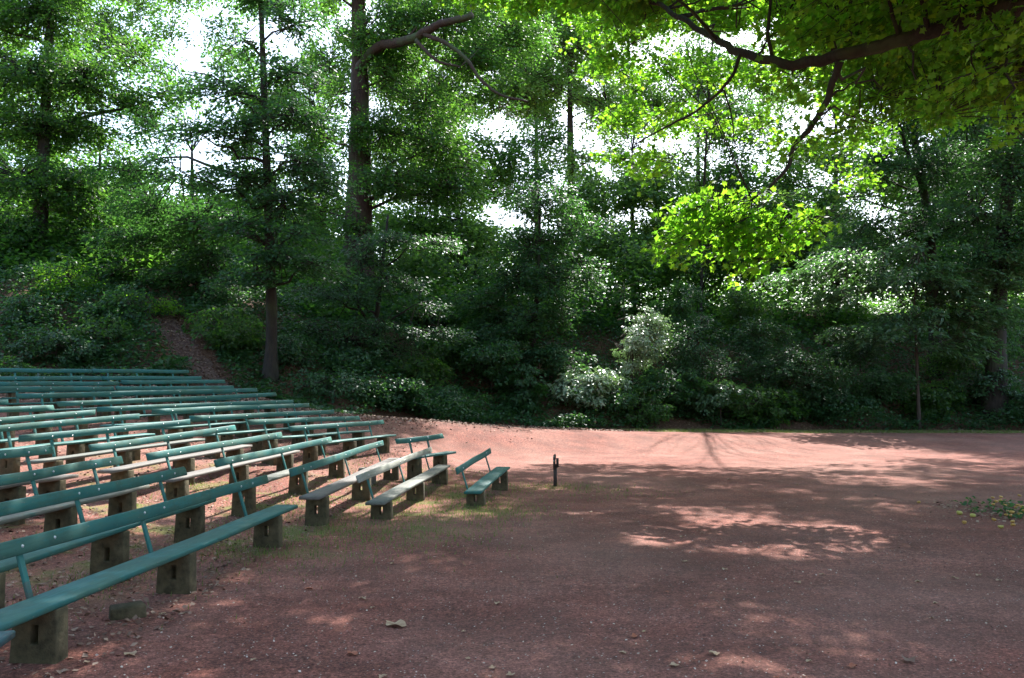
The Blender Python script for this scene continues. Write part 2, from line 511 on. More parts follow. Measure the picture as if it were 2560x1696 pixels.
def ground_material():
    m, nt, out = new_mat("red_gravel")
    tc = N(nt, "ShaderNodeTexCoord")
    ob = tc.outputs["Object"]
    at = N(nt, "ShaderNodeAttribute"); at.attribute_name = "zone"
    sep = N(nt, "ShaderNodeSeparateColor"); nt.links.new(at.outputs["Color"], sep.inputs[0])
    big = noise(nt, ob, 0.35, 4)
    mid = noise(nt, ob, 2.2, 5, 0.6)
    fine = noise(nt, ob, 55, 3, 0.7)
    grit = noise(nt, ob, 170, 2, 0.6)
    base = ramp(nt, big, [(0.35, (0.182, 0.062, 0.042)), (0.65, (0.250, 0.108, 0.080))])
    base = mixc(nt, ramp(nt, mid, [(0.35, (0, 0, 0)), (0.75, (0.6, 0.6, 0.6))]), base, (0.125, 0.066, 0.052))
    f2 = ramp(nt, fine, [(0.30, (0.40, 0.36, 0.36)), (0.5, (1, 1, 1)), (0.72, (2.0, 1.85, 1.8))])
    base = mixc(nt, 1.0, base, f2, 'MULTIPLY')
    g2 = ramp(nt, grit, [(0.35, (0.6, 0.6, 0.6)), (0.65, (1.35, 1.35, 1.35))])
    base = mixc(nt, 0.8, base, g2, 'MULTIPLY')
    vor = N(nt, "ShaderNodeTexVoronoi"); vor.inputs["Scale"].default_value = 26
    nt.links.new(ob, vor.inputs["Vector"])
    m14 = noise(nt, ob, 13, 4, 0.7)
    base = mixc(nt, 1.0, base, ramp(nt, m14, [(0.32, (0.72, 0.70, 0.70)), (0.68, (1.28, 1.26, 1.25))]), 'MULTIPLY')
    scuff = noise(nt, ob, 0.9, 7, 0.7)
    base = mixc(nt, 1.0, base, ramp(nt, scuff, [(0.36, (0.70, 0.68, 0.67)), (0.64, (1.22, 1.24, 1.26))]), 'MULTIPLY')
    m30 = noise(nt, ob, 29, 3, 0.75)
    base = mixc(nt, 1.0, base, ramp(nt, m30, [(0.34, (0.66, 0.64, 0.64)), (0.66, (1.34, 1.32, 1.3))]), 'MULTIPLY')
    dust = noise(nt, ob, 0.16, 5, 0.6)
    base = mixc(nt, ramp(nt, dust, [(0.45, (0, 0, 0)), (0.70, (0.35, 0.35, 0.35))]), base, (0.27, 0.165, 0.125))
    peb = ramp(nt, vor.outputs["Distance"], [(0.10, (1, 1, 1)), (0.18, (0, 0, 0))])
    sepc = N(nt, "ShaderNodeSeparateColor"); nt.links.new(vor.outputs["Color"], sepc.inputs[0])
    sel = ramp(nt, sepc.outputs[0], [(0.45, (0, 0, 0)), (0.48, (1, 1, 1))])
    pm = mixc(nt, 1.0, peb, sel, 'MULTIPLY')
    pc = ramp(nt, sepc.outputs[1], [(0.0, (0.07, 0.03, 0.025)), (0.5, (0.34, 0.25, 0.21)), (1.0, (0.5, 0.46, 0.42))])
    base = mixc(nt, pm, base, pc)
    # moss and thin grass between the benches (zone g)
    mossn = noise(nt, ob, 1.3, 6, 0.65)
    mm = N(nt, "ShaderNodeMath", operation='MULTIPLY')
    nt.links.new(ramp(nt, mossn, [(0.50, (0, 0, 0)), (0.62, (1, 1, 1))]), mm.inputs[0])
    nt.links.new(sep.outputs[1], mm.inputs[1])
    mc = ramp(nt, fine, [(0.3, (0.075, 0.075, 0.02)), (0.7, (0.19, 0.19, 0.055))])
    base = mixc(nt, mm.outputs[0], base, mc)
    # soil and leaf mould (zone r)
    sc_ = ramp(nt, fine, [(0.3, (0.045, 0.022, 0.014)), (0.7, (0.16, 0.085, 0.055))])
    base = mixc(nt, sep.outputs[0], base, sc_)
    pb = N(nt, "ShaderNodeBsdfPrincipled")
    pb.inputs["Roughness"].default_value = 0.95
    pb.inputs["Specular IOR Level"].default_value = 0.25
    nt.links.new(base, pb.inputs["Base Color"])
    ad = N(nt, "ShaderNodeMath", operation='ADD'); nt.links.new(fine, ad.inputs[0]); nt.links.new(grit, ad.inputs[1])
    b = N(nt, "ShaderNodeBump"); b.inputs["Strength"].default_value = 0.7; b.inputs["Distance"].default_value = 0.012
    nt.links.new(ad.outputs[0], b.inputs["Height"])
    nt.links.new(b.outputs[0], pb.inputs["Normal"])
    nt.links.new(pb.outputs[0], out.inputs[0])
    return m


def axis(parts):
    return np.concatenate([np.arange(a, b, s) for a, b, s in parts])


xs = axis([(-220, -60, 12), (-60, -24, 2), (-24, 24, 0.33), (24, 60, 2), (60, 221, 12)])
ys = axis([(-120, -12, 9), (-12, -1, 1), (-1, 48, 0.33), (48, 80, 2), (80, 321, 12)])
gx, gy = np.meshgrid(xs, ys)
gv = np.stack([gx.ravel(), gy.ravel()], 1)
gz = H(gv[:, 0], gv[:, 1])
nx, ny = len(xs), len(ys)
ii, jj = np.meshgrid(np.arange(nx - 1), np.arange(ny - 1))
b0 = (jj * nx + ii).ravel()
gq = np.stack([b0, b0 + 1, b0 + nx + 1, b0 + nx], 1)
me = np_mesh("ground", np.column_stack([gv, gz]), gq, smooth=True)
e, _ = foot_e(gv[:, 0], gv[:, 1])
wid = 3.2 * np.clip((0.16 - np.arctan2(gv[:, 0], gv[:, 1])) / 0.12, 0, 1)
soil = np.clip((e + wid + 2.4 + vnoise(gv, 1.4, 18) * 0.9 + vnoise(gv, 1.2, 8) * 0.7) / 2.2, 0, 1)
left = np.clip((-1.0 - gv[:, 0]) / 3.0, 0, 1) * np.clip((gv[:, 1] - 17) / 5, 0, 1)
soil = np.maximum(soil, left * 0.45)
moss = np.clip((0.4 - gv[:, 0]) / 1.6, 0, 1) * np.clip((gv[:, 0] + 9.5) / 3, 0, 1)
moss *= np.clip((gv[:, 1] - 5.5 - 1.2 * (gv[:, 0] + 4)) / 2.5, 0, 1) * np.clip((18 - gv[:, 1]) / 4, 0, 1)
moss *= 0.9
edge = np.exp(-((e + 1.2) / 0.7) ** 2) * np.clip((gv[:, 0] - 6) / 4, 0, 1)
moss = np.maximum(moss, edge * 0.8)
ca = me.color_attributes.new("zone", 'FLOAT_COLOR', 'POINT')
ca.data.foreach_set("color", np.column_stack([soil, moss, np.zeros_like(soil), np.ones_like(soil)]).astype(np.float32).ravel())
ground = link_mesh("ground", me, ground_material())
tag(ground, kind="structure")

# climbing path
pv, pq = [], []
tt = np.linspace(0, len(path_pts) - 1, 90)
cxs = np.interp(tt, range(len(path_pts)), path_pts[:, 0]); cys = np.interp(tt, range(len(path_pts)), path_pts[:, 1])
tx, ty = np.gradient(cxs), np.gradient(cys)
ln = np.hypot(tx, ty); tx, ty = tx / ln, ty / ln
W = 9
for k in range(90):
    hw = 0.56 + 0.10 * math.sin(k * 0.7) + 0.05 * math.sin(k * 2.3)
    for j in range(W):
        s = (j / (W - 1) * 2 - 1) * hw
        pv.append((cxs[k] + ty[k] * s, cys[k] - tx[k] * s))
pv = np.array(pv)
pz = H(pv[:, 0], pv[:, 1]) + 0.035
jj_ = np.tile(np.arange(W), 90)
pz[(jj_ == 0) | (jj_ == W - 1)] -= 0.12
for k in range(89):
    for j in range(W - 1):
        a = k * W + j
        pq.append([a, a + W, a + W + 1, a + 1])
pm_ = simple_mat("path_dirt", (0.055, 0.028, 0.020), (0.17, 0.10, 0.075), 9, 0.95, 0.8, 0.03)
tag(link_mesh("path", np_mesh("path", np.column_stack([pv, pz]), np.array(pq), True), pm_), kind="structure")

# ------------------------------------------------------------------ bench builder
def board(L, w, t, z0, z1, seed, bow=0.006, nseg=14, tilt=0.0, yoff=0.0):
    """board along local x from 0..L, across local y, chamfered, lightly warped; top at z0..z1"""
    r = np.random.RandomState(seed)
    c = min(0.008, t * 0.25)
    prof = np.array([(-w/2 + c, 0), (w/2 - c, 0), (w/2, -c), (w/2, -t + c), (w/2 - c, -t), (-w/2 + c, -t), (-w/2, -t + c), (-w/2, -c)])
    if tilt:
        ct, st = math.cos(tilt), math.sin(tilt)
        prof = np.column_stack([prof[:, 0] * ct - prof[:, 1] * st, prof[:, 0] * st + prof[:, 1] * ct])
    ph = r.uniform(0, 6.28, 3)
    V = []
    skew = r.uniform(-0.02, 0.02)
    for i in range(nseg + 1):
        u = i / nseg
        zz = z0 + (z1 - z0) * u + bow * math.sin(u * 5.1 + ph[0]) + bow * 0.5 * math.sin(u * 11 + ph[1])
        yy = yoff + bow * 0.6 * math.sin(u * 4.0 + ph[2])
        tw = 0.012 * math.sin(u * 3.3 + ph[1])
        x = u * L
        sx = skew if i in (0, nseg) else 0
        for (py_, pz_) in prof:
            V.append((x + sx * py_ / max(w, 0.01) * 2, yy + py_, zz + pz_ + tw * py_))
    k = 8
    q = []
    for i in range(nseg):
        for j in range(k):
            q.append([i*k + j, i*k + (j+1) % k, (i+1)*k + (j+1) % k, (i+1)*k + j])
    mb = MB()
    mb.add(V, q)
    n = (nseg) * k
    # end caps as quads
    mb.q.append(np.array([[0, 7, 2, 1], [7, 6, 3, 2], [6, 5, 4, 3]]))
    mb.q.append(np.array([[n+0, n+1, n+2, n+7], [n+7, n+2, n+3, n+6], [n+6, n+3, n+4, n+5]]))
    return mb


def block_mb(xc, yc, zb, zt, seed, w=0.285, t=0.13):
    """concrete support: slab across the bench with a rectangular hole through it"""
    r = np.random.RandomState(seed)
    mb = MB()
    hw, ht = w / 2, t / 2
    h = zt - zb
    hz = zb + h * 0.60 if h > 0.25 else zb + h * 0.55
    hh, hy = min(0.06, h * 0.2), 0.025
    lean = r.uniform(-0.012, 0.012)
    outer = [(-hw - 0.012, zb), (hw + 0.012, zb), (hw, zt), (-hw, zt)]
    inner = [(-hy, hz - hh), (hy, hz - hh), (hy, hz + hh), (-hy, hz + hh)]
    V = []
    for sx, ty_ in ((-1, 1.0), (1, 1.0)):
        for (y, z) in outer:
            f = 1.06 if z == zb else 1.0
            V.append((xc + sx * ht * f, yc + y + lean * (z - zb) + r.uniform(-.004, .004), z))
        for (y, z) in inner: V.append((xc + sx * ht, yc + y, z))
    q = []
    for j in range(4):
        j2 = (j + 1) % 4
        q.append([j, 4 + j, 4 + j2, j2])              # near face ring
        q.append([8 + j, 8 + j2, 12 + j2, 12 + j])    # far face ring
        q.append([j, j2, 8 + j2, 8 + j])              # outside
        q.append([4 + j, 12 + j, 12 + j2, 4 + j2])    # hole
    mb.add(V, q)
    return mb


def add_bevel(o, w):
    m = o.modifiers.new("bevel", 'BEVEL')
    m.width = w; m.segments = 2; m.limit_method = 'ANGLE'; m.angle_limit = math.radians(50)


bolt_me = None
def bolt_mesh():
    global bolt_me
    if bolt_me is None:
        v = [(0, 0, 0.0)]; f = []
        k = 8
        rings = [(0.013, 0.0), (0.012, 0.005), (0.006, 0.009)]
        V = []
        for rr_, h in rings:
            for j in range(k):
                a = j * 2 * math.pi / k
                V.append((rr_ * math.cos(a), h, rr_ * math.sin(a)))
        q = [[i*k + j, i*k + (j+1) % k, (i+1)*k + (j+1) % k, (i+1)*k + j] for i in range(2) for j in range(k)]
        V.append((0, 0.010, 0))
        t = [[2*k + j, 2*k + (j+1) % k, 3*k] for j in range(k)]
        bolt_me = np_mesh("bolt", V, [np.array(q), np.array(t)], True)
        bolt_me.materials.append(M['bolt'])
    return bolt_me


def make_bench(idx, spec):
    label, px1, py1, d1, px2, py2, d2, ns, smat, bmat = spec
    A, B = P(px1, py1, d1), P(px2, py2, d2)
    du = B[:2] - A[:2]
    L = float(np.hypot(*du))
    ang = math.atan2(du[1], du[0])
    nrm = np.array([math.sin(ang), -math.cos(ang)])    # facing direction (right hand side)
    off = 0.27
    org = A[:2] + nrm * off
    g0 = h1(*org)
    za, zb = A[2] - g0, B[2] - g0                       # backrest top, local
    root = empty("garden_bench", (org[0], org[1], g0), ang)
    tag(root, label, "bench", "green slat benches set out in curved rows")
    # local frame: x along, facing = -y
    SD = 0.365
    sa, sb = za - SD, zb - SD
    board(L, 0.27, 0.042, sa, sb, idx * 7 + 1, 0.005).build("seat", M[smat], root, False)
    bk = board(L, 0.028, 0.108, za, zb, idx * 7 + 2, 0.005, tilt=math.radians(-14), yoff=off).build("backrest", M[bmat], root, False)
    lo, hi = (0.38, 0.42) if L > 3 else (0.28, 0.36)
    us = np.linspace(lo, L - hi, ns)
    if idx == 1: us = np.linspace(lo, L - 1.1, ns)
    if idx == 0:
        c, s_ = math.cos(ang), math.sin(ang)
        us = np.array([(x - org[0]) * c + (y - org[1]) * s_ for x, y in ((-3.1, 5.13), (-2.88, 6.95), (-2.78, 9.16))])
    for k, u in enumerate(us):
        f = u / L
        zs = sa + (sb - sa) * f - 0.042
        zt_ = za + (zb - za) * f
        wx, wy = org[0] + math.cos(ang) * u, org[1] + math.sin(ang) * u
        gl = h1(wx, wy) - g0
        zbm = min(gl - 0.06, zs - 0.20)
        bl = block_mb(u, 0.0, zbm, zs + 0.001, idx * 31 + k).build("support_block", M['concrete'], root)
        add_bevel(bl, 0.010)
        rt = np.random.RandomState(idx * 13 + k)
        bl.rotation_euler = (rt.uniform(-.012, .012), 0, 0)
        # leaning post behind the seat
        up = u - 0.22 if (k == len(us) - 1 and L > 3) else u + (0.14 if k == 0 else -0.12)
        p0 = np.array([up, 0.150, zs - 0.03]); p1 = np.array([up, off + 0.012, zt_ - 0.02])
        dv = p1 - p0; ln_ = np.linalg.norm(dv); dv /= ln_
        xax = np.array([1.0, 0, 0]); yax = np.cross(dv, xax)
        R = np.column_stack([xax, yax, dv])
        pm2 = MB(); pm2.box((p0 + p1) / 2 + yax * 0.006, (0.048, 0.022, ln_), R)
        po = pm2.build("backrest_post", M['post'], root)
        add_bevel(po, 0.004)
        # foot of the post, a strap under the seat
        if d1 < 19:
            for dx_ in ((0.0,) if d1 > 12 else (-0.0, 0.34)):
                bo = bpy.data.objects.new("bolt", bolt_mesh())
                col.objects.link(bo)
                bo.parent = bk
                zz = zt_ - 0.055
                bo.location = (min(L - 0.05, up + dx_), off - 0.0148 - 0.0, zz + 0.004)
                bo.rotation_euler = (0, 0, math.pi)
                bo.location.y = off + 0.055 * math.tan(math.radians(-14)) * 1.0 - 0.0135
    return root


for i, b in enumerate(BENCHES):
    make_bench(i, b)

# ------------------------------------------------------------------ foliage
def leaf_mesh_arrays(pos, nrm, dr, ln, wr, kind):
    """pos base points, nrm normals, dr directions, ln lengths, wr width ratio; returns verts, quads, tris"""
    nrm = nrm / (np.linalg.norm(nrm, axis=1)[:, None] + 1e-9)
    dr = dr - nrm * (dr * nrm).sum(1)[:, None]
    dr /= np.linalg.norm(dr, axis=1)[:, None] + 1e-9
    sd = np.cross(nrm, dr)
    l = ln[:, None]
    n = len(pos)
    if kind == 'diamond':
        w = l * wr * 0.5
        V = np.stack([pos, pos + dr * l * 0.45 + sd * w, pos + dr * l - nrm * l * 0.12, pos + dr * l * 0.45 - sd * w], 1).reshape(-1, 3)
        b = np.arange(n)[:, None] * 4
        return V, b + np.array([[0, 1, 2, 3]]), None
    if kind == 'fold':
        w = l * wr * 0.5
        up = nrm * l * 0.07
        V = np.stack([pos, pos + dr * l * 0.3 + sd * w * 0.9 + up, pos + dr * l * 0.7 + sd * w * 0.8 + up * 0.6, pos + dr * l - up * 1.6,
                      pos + dr * l * 0.7 - sd * w * 0.8 + up * 0.6, pos + dr * l * 0.3 - sd * w * 0.9 + up], 1).reshape(-1, 3)
        b = np.arange(n)[:, None] * 6
        q = np.concatenate([b + np.array([[0, 1, 2, 3]]), b + np.array([[0, 3, 4, 5]])])
        return V, q, None
    # lobed leaf
    prof = [(0.0, 0.0), (0.16, 0.10), (0.20, 0.40), (0.42, 0.20), (0.60, 0.52), (0.72, 0.22), (1.0, 0.0),
            (0.72, -0.22), (0.60, -0.52), (0.42, -0.20), (0.20, -0.40), (0.16, -0.10)]
    k = len(prof)
    vs = []
    for (a, s) in prof:
        vs.append(pos + dr * l * a + sd * l * s * wr + nrm * l * (abs(s) * 0.22 - a * a * 0.15))
    V = np.stack(vs, 1).reshape(-1, 3)
    b = np.arange(n)[:, None] * k
    q = np.concatenate([b + np.array([[0, 1, 2, 3]]), b + np.array([[3, 4, 5, 6]]), b + np.array([[0, 3, 6, 9]]),
                        b + np.array([[6, 7, 8, 9]]), b + np.array([[9, 10, 11, 0]])])
    return V, q, None


def sprays(r, centers, size, m, leaf, layered=0.8, droop=0.25, outward=None, arch=0.3):
    """centers (S,3). returns leaf pos, nrm, dir, len and spray axis start/end"""
    S = len(centers)
    a = r.uniform(0, 2 * math.pi, S)
    o = np.stack([np.cos(a), np.sin(a), np.zeros(S)], 1)
    if outward is not None:
        o = o * 0.6 + outward
        o[:, 2] *= 0.3
        o /= np.linalg.norm(o, axis=1)[:, None] + 1e-9
    o[:, 2] += r.normal(0, 0.12, S) - 0.08
    sd = np.cross(np.array([0, 0, 1.0]), o)
    sd /= np.linalg.norm(sd, axis=1)[:, None]
    L = size * r.uniform(0.6, 1.3, S)
    t = r.uniform(0, 1, (S, m))
    sgn = np.where(r.rand(S, m) < 0.5, -1.0, 1.0)
    prof = np.sin(np.pi * np.clip(t * 0.85 + 0.12, 0, 1)) * 0.42
    s = sgn * np.abs(r.uniform(0, 1, (S, m))) * prof * L[:, None]
    start = centers - o * (L * 0.5)[:, None]
    pos = start[:, None, :] + o[:, None, :] * (t * L[:, None])[..., None] + sd[:, None, :] * s[..., None]
    pos[..., 2] += -droop * (t ** 2) * L[:, None] - 0.3 * np.abs(s) * droop + r.normal(0, 0.05 + 0.16 * (1 - layered), (S, m)) * size
    nrm = r.normal(0, 1, (S, m, 3)) * (0.34 + 0.8 * (1 - layered))
    nrm[..., 2] += 1.0
    nrm += o[:, None, :] * arch
    be = r.uniform(0.3, 1.2, (S, m))
    dr = o[:, None, :] * np.cos(be)[..., None] + sd[:, None, :] * (sgn * np.sin(be))[..., None]
    dr[..., 2] -= 0.25
    ln = leaf * r.uniform(0.6, 1.25, (S, m))
    end = start + o * L[:, None]
    end[:, 2] -= droop * L
    return pos.reshape(-1, 3), nrm.reshape(-1, 3), dr.reshape(-1, 3), ln.ravel(), start, end


def C(px, py, d, rx, ry, rd, n=1.0):
    c = P(px, py, d)
    return (c, (rx * d / F_PX, rd, ry * d / F_PX), n)


SUN_DIR = np.array([0.27, 1.0, 1.19]) / np.linalg.norm([0.27, 1.0, 1.19])
# openings in the canopy through which single sunbeams reach the thicket: (start point, radius)
BEAMS = [(P(1580, 830, 36.3), 2.7), (P(1590, 760, 36.3), 2.5), (P(1470, 950, 35.0), 1.7), (P(1475, 730, 36.5), 1.6), (P(2000, 690, 36), 2.0), (P(2110, 660, 36), 1.6),
         (P(1110, 605, 34), 1.5), (P(175, 690, 37.5), 2.2), (P(345, 770, 34.5), 1.6), (P(1800, 970, 35.7), 1.1), (P(1850, 555, 14), 1.15), (P(1985, 570, 14), 0.95), (P(1725, 545, 14), 0.95)]


def in_beam(p):
    out = np.zeros(len(p), bool)
    for b, rad in BEAMS:
        v = p - b
        t = v @ SUN_DIR
        dist = np.linalg.norm(v - t[:, None] * SUN_DIR, axis=1)
        out |= (dist < rad) & (t > (1.5 if b[1] > 20 else 0.7))
    return out


def clump_centers(r, clumps, dens):
    out, rad = [], []
    for c, (rx, ryd, rz), n in clumps:
        vol = rx * rz * 3.14
        k = max(4, int(dens * n * vol * DENS))
        v = r.normal(size=(k, 3))
        v /= np.linalg.norm(v, axis=1)[:, None]
        v *= (r.rand(k) ** 0.42)[:, None]
        p = c + v * np.array([rx, ryd, rz])
        keep = (vnoise(p, 1.1, int(r.randint(1000))) > -0.75) & ~in_beam(p)
        out.append(p[keep]); rad.append((v * np.array([1, 1, 0]))[keep])
    return np.concatenate(out), np.concatenate(rad)


def make_tree(name, label, cat, trunk, tr, clumps, leafm, barkm, seed, leaf=0.17, dens=5.0, m=42, size=1.3, layered=0.8,
              kind='diamond', group=None, limb_r=0.09, wr=0.55, tk=10, part_crown="crown", part_trunk="trunk", extra_limbs=None,
              twigs=True, droop=0.25, arch=0.3):
    r = np.random.RandomState(seed)
    trunk = np.array(trunk, float)
    # resample trunk smoothly
    tt_ = np.linspace(0, len(trunk) - 1, 6 * (len(trunk) - 1) + 1)
    tp = np.column_stack([np.interp(tt_, range(len(trunk)), trunk[:, i]) for i in range(3)])
    for _ in range(3): tp[1:-1] = (tp[:-2] + tp[1:-1] * 2 + tp[2:]) / 4
    f = np.linspace(0, 1, len(tp))
    rad_ = tr * (1 - 0.72 * f)
    rad_ *= 1 + 0.05 * np.sin(f * 40 + seed)
    rad_[0] *= 1.75; rad_[1] *= 1.35; rad_[2] *= 1.15
    base = tp[0].copy()
    root = empty(name, tuple(base))
    tag(root, label, cat, group)
    mb = MB()
    mb.tube(tp - base, rad_, tk)
    skel, skr = [tp], [rad_]
    if extra_limbs:
        for pts, r0, r1 in extra_limbs:
            pts = np.array(pts)
            ti = np.linspace(0, len(pts) - 1, 5 * (len(pts) - 1) + 1)
            q = np.column_stack([np.interp(ti, range(len(pts)), pts[:, i]) for i in range(3)])
            for _ in range(2): q[1:-1] = (q[:-2] + q[1:-1] * 2 + q[2:]) / 4
            q[1:-1] += r.normal(0, 0.03, (len(q) - 2, 3)) * r0 * 4
            mb.tube(q - base, np.linspace(r0, r1, len(q)), 7)
            skel.append(q); skr.append(np.linspace(r0, r1, len(q)))
    skel = np.concatenate(skel); skr = np.concatenate(skr)
    mb.build(part_trunk, M[barkm], root, True)
    cen, rad = clump_centers(r, clumps, dens)
    out = cen - base; out[:, 2] = 0
    out /= np.linalg.norm(out, axis=1)[:, None] + 1e-6
    pos, nrm, dr, ln, st, en = sprays(r, cen, size, m, leaf, layered, droop, out * 0.9, arch)
    # keep foliage out of the ground
    hz = H(pos[:, 0], pos[:, 1])
    ok = pos[:, 2] > hz + 0.05
    pos, nrm, dr, ln = pos[ok], nrm[ok], dr[ok], ln[ok]
    bm = MB()
    for c, rr_, n in clumps:
        # join the nearest wood, a little below the clump
        dd_ = np.linalg.norm((skel - c) * np.array([1, 1, 0.8]), axis=1) + np.clip(skel[:, 2] - c[2] + 0.3 * np.linalg.norm((c - skel)[:, :2], axis=1), 0, None) * 1.2
        i = int(np.argmin(dd_))
        a = skel[i]
        w_ = np.linalg.norm(c - a)
        if w_ > 9: c = a + (c - a) * 9 / w_; w_ = 9
        mid = (a + c) / 2 + r.normal(0, 0.08, 3) * w_ + np.array([0, 0, 0.16 * w_ * r.uniform(-.2, 1)])
        t5 = np.linspace(0, 1, 7)[:, None]
        q = (1 - t5) ** 2 * a + 2 * t5 * (1 - t5) * mid + t5 ** 2 * c
        q[1:-1] += r.normal(0, 0.035, (5, 3)) * min(w_, 3)
        r0 = min(limb_r * (0.5 + 0.12 * w_), skr[i] * 0.55)
        bm.tube(q - base, np.linspace(r0, r0 * 0.25, 7), 5)
    if twigs:
        # fine twigs as thin three sided tubes, vectorised
        n = len(st)
        idx = np.arange(n)
        a, b = st - base, en - base
        cl = np.array([c for c, _, _ in clumps])
        near = cl[np.argmin(((st[:, None] - cl[None]) ** 2).sum(2), axis=1)] - base
        segs = [(a, b, 0.012 * size, 0.004), (near * 0.75 + a * 0.25, a, 0.02 * size, 0.012 * size)]
        for (p, q, ra, rb) in segs:
            dv = q - p
            x = np.cross(dv, [0.3, 0.1, 1.0]); x /= np.linalg.norm(x, axis=1)[:, None] + 1e-9
            y = np.cross(dv, x); y /= np.linalg.norm(y, axis=1)[:, None] + 1e-9
            ring = []
            for (c0, rr0) in ((p, ra), (q, rb)):
                for an in (0, 2.094, 4.189):
                    ring.append(c0 + (x * math.cos(an) + y * math.sin(an)) * rr0)
            V = np.stack(ring, 1).reshape(-1, 3)
            bb = np.arange(len(p))[:, None] * 6
            qd = np.concatenate([bb + np.array([[0, 1, 4, 3]]), bb + np.array([[1, 2, 5, 4]]), bb + np.array([[2, 0, 3, 5]])])
            bm.add(V, qd)
    bm.build("branches", M[barkm], root, True)
    LEAVES[0] += len(pos)
    V, q, _ = leaf_mesh_arrays(pos - base, nrm, dr, ln, wr, kind)
    link_mesh(part_crown, np_mesh(part_crown, V, q), M[leafm], root)
    return root


def T(*pts):
    return [P(*p) for p in pts]


def grounded(px, d, depth=0.3):
    x = (px - CX) / F_PX * d
    return np.array([x, d, h1(x, d) - depth])


